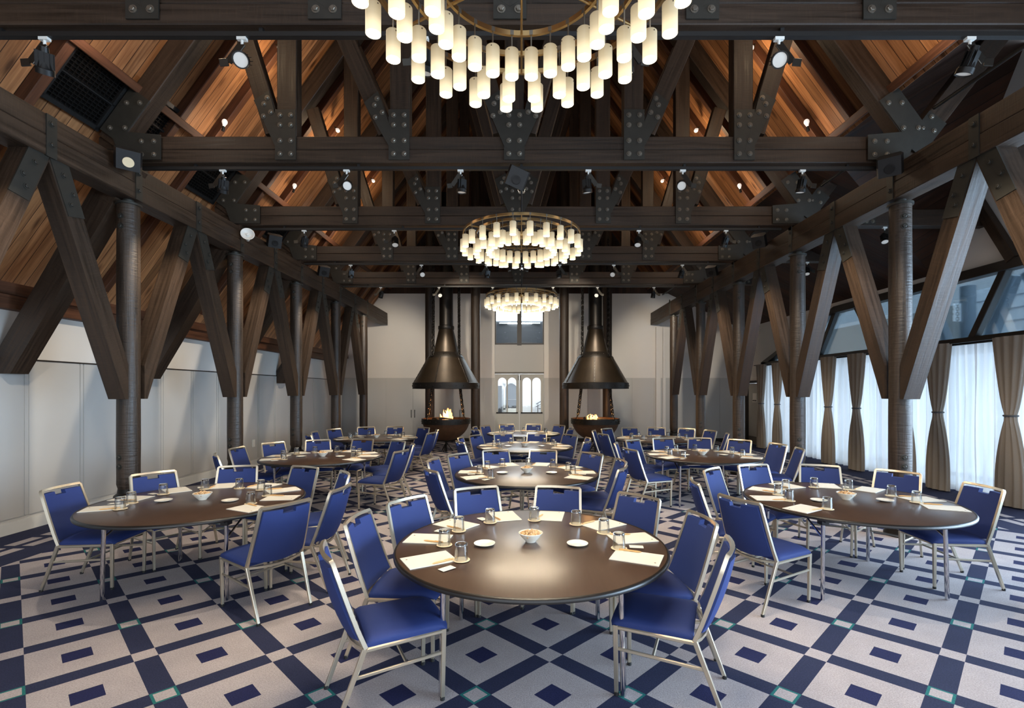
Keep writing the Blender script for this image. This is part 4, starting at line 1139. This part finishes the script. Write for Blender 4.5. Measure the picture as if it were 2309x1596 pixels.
# ------------------------------------------------------------------ banquet chairs
def chair_parts():
    P = []
    G = 0.0108
    m_ = MB()                                            # seat: domed pad with a waterfall front
    nx, ny = 12, 14
    hw = lambda y: 0.213 + 0.014 * ((0.24 - y) / 0.46)
    def top(x, y):
        w = hw(y); e = abs(x) / w
        z = 0.468 - 0.02 * e ** 4
        f = (y + 0.22) / 0.46
        if f > 0.8: z -= 0.028 * ((f - 0.8) / 0.2) ** 2
        if f < 0.1: z -= 0.012 * ((0.1 - f) / 0.1) ** 2
        return z + 0.006 * (1 - e ** 2)
    vs, fs = [], []
    for j in range(ny + 1):
        y = -0.215 + 0.455 * j / ny
        for i in range(nx + 1):
            x = hw(y) * math.sin((i / nx - 0.5) * PI) if False else hw(y) * (2 * i / nx - 1)
            cx_ = 0.035 * max(0, abs(2 * i / nx - 1) - 0.8) * 5 * (1 if j == ny else 0)
            vs.append((x * (1 - (0.03 if j in (0, ny) else 0)), y - (0.012 if j == ny and i in (0, nx) else 0), top(x, y)))
    K = (nx + 1)
    for j in range(ny):
        for i in range(nx): fs.append((j * K + i, j * K + i + 1, (j + 1) * K + i + 1, (j + 1) * K + i))
    rim = [i for i in range(K)] + [j * K + nx for j in range(1, ny + 1)] + [ny * K + i for i in range(nx - 1, -1, -1)] + [j * K for j in range(ny - 1, 0, -1)]
    o = len(vs)
    for k in rim: vs.append((vs[k][0] * 1.025, vs[k][1] * 1.02, vs[k][2] - 0.016))
    for k in rim: vs.append((vs[k][0] * 1.01, vs[k][1] * 1.0, 0.412))
    R = len(rim)
    for a in range(R):
        b = (a + 1) % R
        fs.append((rim[a], rim[b], o + b, o + a)); fs.append((o + a, o + b, o + R + b, o + R + a))
    fs.append(tuple(range(o + R, o + 2 * R)))
    m_.add(vs, fs); P.append(('seat', m_.mesh('seat', 'blue_vinyl', angle=60), None))
    # backrest: bowed panel with a hand hole under the top rail
    m_ = MB()
    def bp(u, v, front):                                # u -1..1, v 0..1
        z = 0.455 + v * (0.862 - 0.455)
        y = -0.228 - 0.145 * v ** 0.85 - 0.03 * (1 - u * u) - (0.0 if front else 0.034)
        y += 0.012 * (1 - abs(u) ** 3) * math.sin(PI * v) * (1 if front else -1)
        z -= 0.03 * (1 - u * u) * (1 - v) * 1.0
        return ((0.212 - 0.022 * v) * u, y, z)
    us = [-1, -0.75, -0.5, -0.28, -0.14, 0, 0.14, 0.28, 0.5, 0.75, 1]
    vvs = [0, 0.12, 0.25, 0.4, 0.55, 0.7, 0.8, 0.91, 0.985]
    idx = {}
    vs, fs = [], []
    for fr in (0, 1):
        for j, v in enumerate(vvs):
            for i, u in enumerate(us):
                idx[fr, i, j] = len(vs); vs.append(bp(u, v, fr))
    nu, nvv = len(us) - 1, len(vvs) - 1
    hole = lambda i, j: us[i] >= -0.29 and us[i + 1] <= 0.29 and j == nvv - 1
    cnt = {}
    for j in range(nvv):
        for i in range(nu):
            if hole(i, j): continue
            a, b, c, d = (i, j), (i + 1, j), (i + 1, j + 1), (i, j + 1)
            fs.append(tuple(idx[1, p[0], p[1]] for p in (a, b, c, d))); fs.append(tuple(idx[0, p[0], p[1]] for p in (d, c, b, a)))
            for p, q in ((a, b), (b, c), (c, d), (d, a)):
                kk = frozenset((p, q)); cnt[kk] = None if kk in cnt else (p, q)
    for e in cnt.values():
        if e: fs.append((idx[1, e[0][0], e[0][1]], idx[0, e[0][0], e[0][1]], idx[0, e[1][0], e[1][1]], idx[1, e[1][0], e[1][1]]))
    m_.add(vs, fs); P.append(('backrest', m_.mesh('backrest', 'blue_vinyl', angle=50), None))
    # frame round the back
    m_ = MB()
    def fp(u, v, dz=0):
        z = 0.41 + v * (0.885 - 0.41)
        return Vector(((0.226 - 0.022 * v) * u, -0.222 - 0.165 * v ** 0.9 - (0.03 * (1 - u * u)), z + dz))
    pts = [fp(-1, v) for v in (0, 0.2, 0.4, 0.6, 0.8, 0.983)] + [fp(u, 1) for u in (-0.965, -0.7, -0.35, 0, 0.35, 0.7, 0.965)] + [fp(1, v) for v in (0.983, 0.8, 0.6, 0.4, 0.2, 0)]
    m_.tube(pts, G, 4, sq=True)
    bow = [Vector((0.226 * u, -0.222 - 0.055 * (1 - u * u), 0.405 - 0.012 * (1 - u * u))) for u in (-1, -0.7, -0.35, 0, 0.35, 0.7, 1)]
    m_.tube(bow, G * 0.85, 4, sq=True)
    P.append(('back_frame', m_.mesh('back_frame', 'champagne_metal', angle=40), None))
    m_ = MB()                                           # seat frame
    for s in (-1, 1): m_.beam((s * 0.226, -0.222, 0.40), (s * 0.208, 0.215, 0.40), 0.022, 0.026)
    m_.beam((-0.208, 0.205, 0.397), (0.208, 0.205, 0.397), 0.022, 0.022); m_.beam((-0.22, -0.12, 0.397), (0.22, -0.12, 0.397), 0.02, 0.02)
    P.append(('seat_frame', m_.mesh('seat_frame', 'champagne_metal', smooth=False), None))
    def leg(a, b):
        m_ = MB(); m_.beam(a, b, 0.024, 0.028, (0, 1, 0), 0.003, taper=0.8); me = m_.mesh('leg', 'champagne_metal', smooth=False)
        m_ = MB(); d = (Vector(b) - Vector(a)).normalized(); m_.lathe([(0, 0), (0.014, 0), (0.014, 0.02), (0, 0.02)], 8, Matrix.Translation((b[0], b[1], 0)))
        return me, m_.mesh('foot', 'rubber')
    for s in (-1, 1): P.append(('leg',) + leg((s * 0.208, 0.213, 0.412), (s * 0.202, 0.208, 0.012)))
    for s in (-1, 1): P.append(('leg',) + leg((s * 0.226, -0.225, 0.41), (s * 0.215, -0.375, 0.012)))
    for s in (-1, 1):
        m_ = MB(); m_.beam((s * 0.219, -0.282, 0.26), (s * 0.206, 0.209, 0.275), 0.014, 0.02); P.append(('stretcher', m_.mesh('stretcher', 'champagne_metal', smooth=False), None))
    m_ = MB(); m_.tube([(-0.212, 0.0, 0.268), (0.212, 0.0, 0.268)], 0.009, 6); P.append(('crossbar', m_.mesh('crossbar', 'champagne_metal'), None))
    return P
CPARTS = chair_parts()
chair0 = thing('banquet_chair', 'x', 'chair')
for nm, me, ft in CPARTS:
    o = part(nm, me, chair0)
    if ft: part('foot', ft, o)
chair_used = [False]
def place_chair(x, y, rz, label, group):
    if not chair_used[0]: c = chair0; chair_used[0] = True
    else: c = copy_tree(chair0)
    c.location = (x, y, 0); c.rotation_euler = (0, 0, rz)
    return tag(c, label, 'chair', group)

# ------------------------------------------------------------------ tables and what stands on them
TH, TR = 0.745, 0.9
def table_parts():
    P = []
    m_ = MB(); m_.lathe([(0, TH - 0.03), (TR - 0.014, TH - 0.03), (TR - 0.004, TH - 0.026), (TR - 0.004, TH - 0.004), (TR - 0.012, TH), (0, TH)], 96)
    # lay the veneer grain straight across the top
    me_ = m_.mesh('tabletop', 'table_veneer')
    uvl = me_.uv_layers[0]
    for poly in me_.polygons:
        for li in poly.loop_indices:
            p = me_.vertices[me_.loops[li].vertex_index].co; uvl.data[li].uv = (p.y * 0.8, p.x * 0.8)
    P.append(('tabletop', me_))
    m_ = MB(); m_.lathe([(TR - 0.006, TH - 0.03), (TR + 0.004, TH - 0.026), (TR + 0.006, TH - 0.012), (TR - 0.003, TH + 0.0015), (TR - 0.012, TH + 0.0012)], 96, closed=True); P.append(('edge_band', m_.mesh('edge_band', 'black_edge', angle=60)))
    for sx in (-1, 1):
        for sy in (-1, 1):
            m_ = MB(); m_.tube([(sx * 0.52, sy * 0.46, TH - 0.08), (sx * 0.53, sy * 0.47, 0.0)], 0.0165, 14); P.append(('leg', m_.mesh('leg', 'chrome')))
    for sy in (-1, 1):
        m_ = MB(); m_.tube([(-0.52, sy * 0.46, TH - 0.09), (0.52, sy * 0.46, TH - 0.09)], 0.013, 8); P.append(('crossbar', m_.mesh('crossbar', 'chrome')))
    for sx in (-1, 1):
        for sy in (-1, 1):
            m_ = MB(); m_.tube([(sx * 0.525, sy * 0.465, TH - 0.22), (sx * 0.52, sy * 0.1, TH - 0.045)], 0.009, 8); P.append(('brace', m_.mesh('brace', 'chrome')))
    for sx in (-1, 1):
        m_ = MB(); m_.box((sx * 0.52, 0, TH - 0.05), (0.07, 1.1, 0.04)); 
        for sy in (-1, 1): m_.box((sx * 0.52, sy * 0.46, TH - 0.075), (0.06, 0.07, 0.06))
        P.append(('runner', m_.mesh('runner', 'black_edge', smooth=False)))
    return P
TPARTS = table_parts()
# small items
m_ = MB(); m_.box((0, 0, 0.0022), (0.297, 0.21, 0.0044)); PAD = m_.mesh('sheet', 'paper', smooth=False)
m_ = MB(); m_.lathe([(0, 0), (0.006, 0), (0.006, 0.0008), (0, 0.0008)], 10); DOT = m_.mesh('logo', 'ink_dot')
m_ = MB(); m_.box((0, 0, 0.0005), (0.09, 0.055, 0.001)); CARD = m_.mesh('note_card', 'paper', smooth=False)
m_ = MB(); m_.tube([(-0.07, 0, 0), (0.045, 0, 0), (0.062, 0, 0), (0.074, 0, 0)], 0.0055, 8, radii=[0.0055, 0.0055, 0.004, 0.0012]); PEN = m_.mesh('barrel', 'pencil_wood')
m_ = MB(); m_.box((-0.03, 0, 0.006), (0.04, 0.003, 0.002)); CLIP = m_.mesh('clip', 'pencil_wood', smooth=False)
m_ = MB(); m_.lathe([(0, 0), (0.052, 0), (0.052, 0.0022), (0, 0.0022)], 32); COAST = m_.mesh('drink_coaster', 'coaster_paper')
m_ = MB(); m_.lathe([(0.0395, 0.0), (0.0415, 0.001), (0.0368, 0.088), (0.0362, 0.0875), (0.0395, 0.0)], 32)
GLASS = m_.mesh('water_glass', 'clear_glass', angle=50)
m_ = MB(); m_.lathe([(0, 0.082), (0.022, 0.0835), (0.034, 0.0865), (0.0368, 0.0885), (0.0366, 0.097), (0.034, 0.1005), (0.02, 0.099), (0, 0.0985)], 32)
GBASE = m_.mesh('thick_base', 'base_glass', angle=50)
m_ = MB(); m_.lathe([(0, 0.004), (0.026, 0.004), (0.028, 0.0), (0.04, 0.002), (0.07, 0.014), (0.071, 0.017), (0.066, 0.017), (0.04, 0.008), (0.027, 0.007), (0.025, 0.0085), (0, 0.008)], 40); SAUCER = m_.mesh('saucer', 'glazed_china')
m_ = MB(); m_.lathe([(0, 0.002), (0.034, 0.0), (0.036, 0.006), (0.06, 0.03), (0.08, 0.058), (0.0835, 0.063), (0.079, 0.064), (0.056, 0.035), (0.03, 0.014), (0, 0.012)], 40); BOWL = m_.mesh('snack_bowl', 'glazed_china')
m_ = MB()
for q in range(90):
    r = 0.066 * math.sqrt(random.random()); an = random.random() * 2 * PI
    s_ = random.uniform(0.006, 0.012)
    T = Matrix.Translation((r * math.cos(an), r * math.sin(an), 0.046 + 0.022 * (1 - (r / 0.07) ** 2) + random.uniform(-0.004, 0.006))) @ Matrix.Rotation(random.random() * 6, 4, Vector((random.random(), random.random(), 0.3)).normalized()) @ Matrix.Diagonal((s_ * 1.5, s_, s_ * 0.8, 1))
    m_.lathe([(0, -1), (0.7, -0.7), (1, 0), (0.7, 0.7), (0, 1)], 6, T)
NUTS = m_.mesh('snack_mix', 'snack_mix', angle=80)

SEAT = [(208, 'near left'), (174, 'left'), (140, 'far left'), (108, 'back left'), (73, 'back right'), (38, 'far right'), (4, 'right'), (-28, 'near right')]
CEN = [(208, .90), (172.5, .845), (146, .82), (112, .855), (77, .83), (41, .85), (5, .825), (-25, .84)]
CHAIRS = {'near left table': [None, (183.7, .86), (144, .80), (105.6, .81), (66, .82), (31.5, .915), (-4.6, .98), (-32, 1.0)],
          'near right table': [(204, 1.04), (172, 1.0), (135, .92), (104, .88), (69, .91), (35, .93), (-3, .84), None],
          'middle left table': [(217, 1.03), (182, .945), (148, .97), (116, .91), (82, .975), (48, 1.02), (19, 1.01), (-17, 1.03)],
          'far left table': [(217, 1.03), (184, .95), (152, .95), (117, 1.04), (88, 1.03), (55, 1.04), (15, .95), (-16, .975)],
          'middle right table': [(197, .95), (163, 1.0), (134, .95), (102, .97), (72, 1.06), (44, 1.08), (14, 1.05), (-14, 1.03)],
          'far right table': [(200, .97), (165, 1.0), (134, .97), (104, .98), (76, 1.0), (46, 1.02), (18, 1.0), (-14, 1.03)]}
TABLES = [('front centre table', 0.063, 3.285), ('second centre table', 0.066, 6.12), ('third centre table', 0.06, 9.09), ('rearmost centre table', 0.05, 11.93),
          ('near left table', -3.03, 4.57), ('middle left table', -3.15, 7.64), ('far left table', -3.24, 10.77),
          ('near right table', 3.09, 4.58), ('middle right table', 2.94, 7.83), ('far right table', 2.97, 10.55)]
ZT0 = TH + 0.001
def item(name, me, loc, rz, label, cat, group):
    o = link(bpy.data.objects.new(name, me)); o.location = loc; o.rotation_euler = (0, 0, rz)
    return tag(o, label, cat, group)
rs = random.Random(3)
for ti, (tn, tx, ty) in enumerate(TABLES):
    t = thing('round_table', f'round dark wood banquet table on chrome legs, the {tn}', 'table', (tx, ty, 0), 0, 'round banquet tables')
    for nm, me in TPARTS: part(nm, me, t)
    item('snack_bowl', BOWL, (tx, ty + 0.02, ZT0), 0, f'white china bowl of snacks at the middle of the {tn}', 'bowl', 'snack bowls')
    tag(item('snack_mix', NUTS, (tx, ty + 0.02, ZT0), rs.random() * 6, f'mixed nuts heaped in the bowl on the {tn}', 'snack', None), f'mixed nuts heaped in the bowl on the {tn}', 'snack', None, 'stuff')
    for s, nm in ((-1, 'left'), (1, 'right')):
        item('saucer', SAUCER, (tx + s * 0.31, ty - 0.06, ZT0), 0, f'white china saucer on the {nm} side of the {tn}', 'saucer', 'saucers')
    for deg, sn in SEAT:
        a = math.radians(deg + rs.uniform(-2.5, 2.5)); ca, sa = math.cos(a), math.sin(a)
        q = CHAIRS.get(tn, CEN)[[x[1] for x in SEAT].index(sn)]
        if q:
            b = math.radians(q[0] + (rs.uniform(-2, 2) if ti in (1, 2, 3) else 0)); rr = q[1] + (rs.uniform(-0.02, 0.02) if ti in (1, 2, 3) else 0)
            place_chair(tx + rr * math.cos(b), ty + rr * math.sin(b), b + PI / 2 + rs.uniform(-0.05, 0.05), f'blue padded chair at the {sn} seat of the {tn}', f'chairs at the {tn}')
        jr = rs.uniform(-0.09, 0.09)
        pa = a + rs.uniform(-0.03, 0.03)
        px_, py_ = tx + 0.715 * math.cos(pa), ty + 0.715 * math.sin(pa)
        t_ = thing('note_sheet', f'white sheet of paper at the {sn} seat of the {tn}', 'paper', (px_, py_, ZT0), pa + jr, 'sheets of paper on the tables')
        part('sheet', PAD, t_); part('logo', DOT, t_, (0.12, -0.06, 0.0042))
        ga = a + math.radians(14 + rs.uniform(-3, 3)); gr = 0.575 + rs.uniform(-0.02, 0.02)
        gx, gy = tx + gr * math.cos(ga), ty + gr * math.sin(ga)
        onpad = abs((Matrix.Rotation(-(pa + jr), 2) @ Vector((gx - px_, gy - py_)))[1]) < 0.165 and abs((Matrix.Rotation(-(pa + jr), 2) @ Vector((gx - px_, gy - py_)))[0]) < 0.205
        zc = ZT0 + (0.0046 if onpad else 0)
        item('drink_coaster', COAST, (gx, gy, zc), 0, f'round paper coaster at the {sn} seat of the {tn}', 'coaster', 'coasters')
        g_ = item('water_glass', GLASS, (gx, gy, zc + 0.0025), 0, f'upturned clear tumbler at the {sn} seat of the {tn}', 'glass', 'upturned tumblers'); part('thick_base', GBASE, g_)
        pn = a + math.radians(8); pr_ = 0.66
        t_ = thing('pencil', f'tan wooden pen at the {sn} seat of the {tn}', 'pen', (tx + pr_ * math.cos(pn), ty + pr_ * math.sin(pn), ZT0 + 0.0105), a + rs.uniform(-0.25, 0.25), 'pens on the tables')
        part('barrel', PEN, t_); part('clip', CLIP, t_)
        if rs.random() < 0.5:
            cn = a + math.radians(17); cr_ = 0.70
            item('note_card', CARD, (tx + cr_ * math.cos(cn), ty + cr_ * math.sin(cn), ZT0 + 0.0046), a + 0.3, f'small white card at the {sn} seat of the {tn}', 'card', 'small cards on the tables')
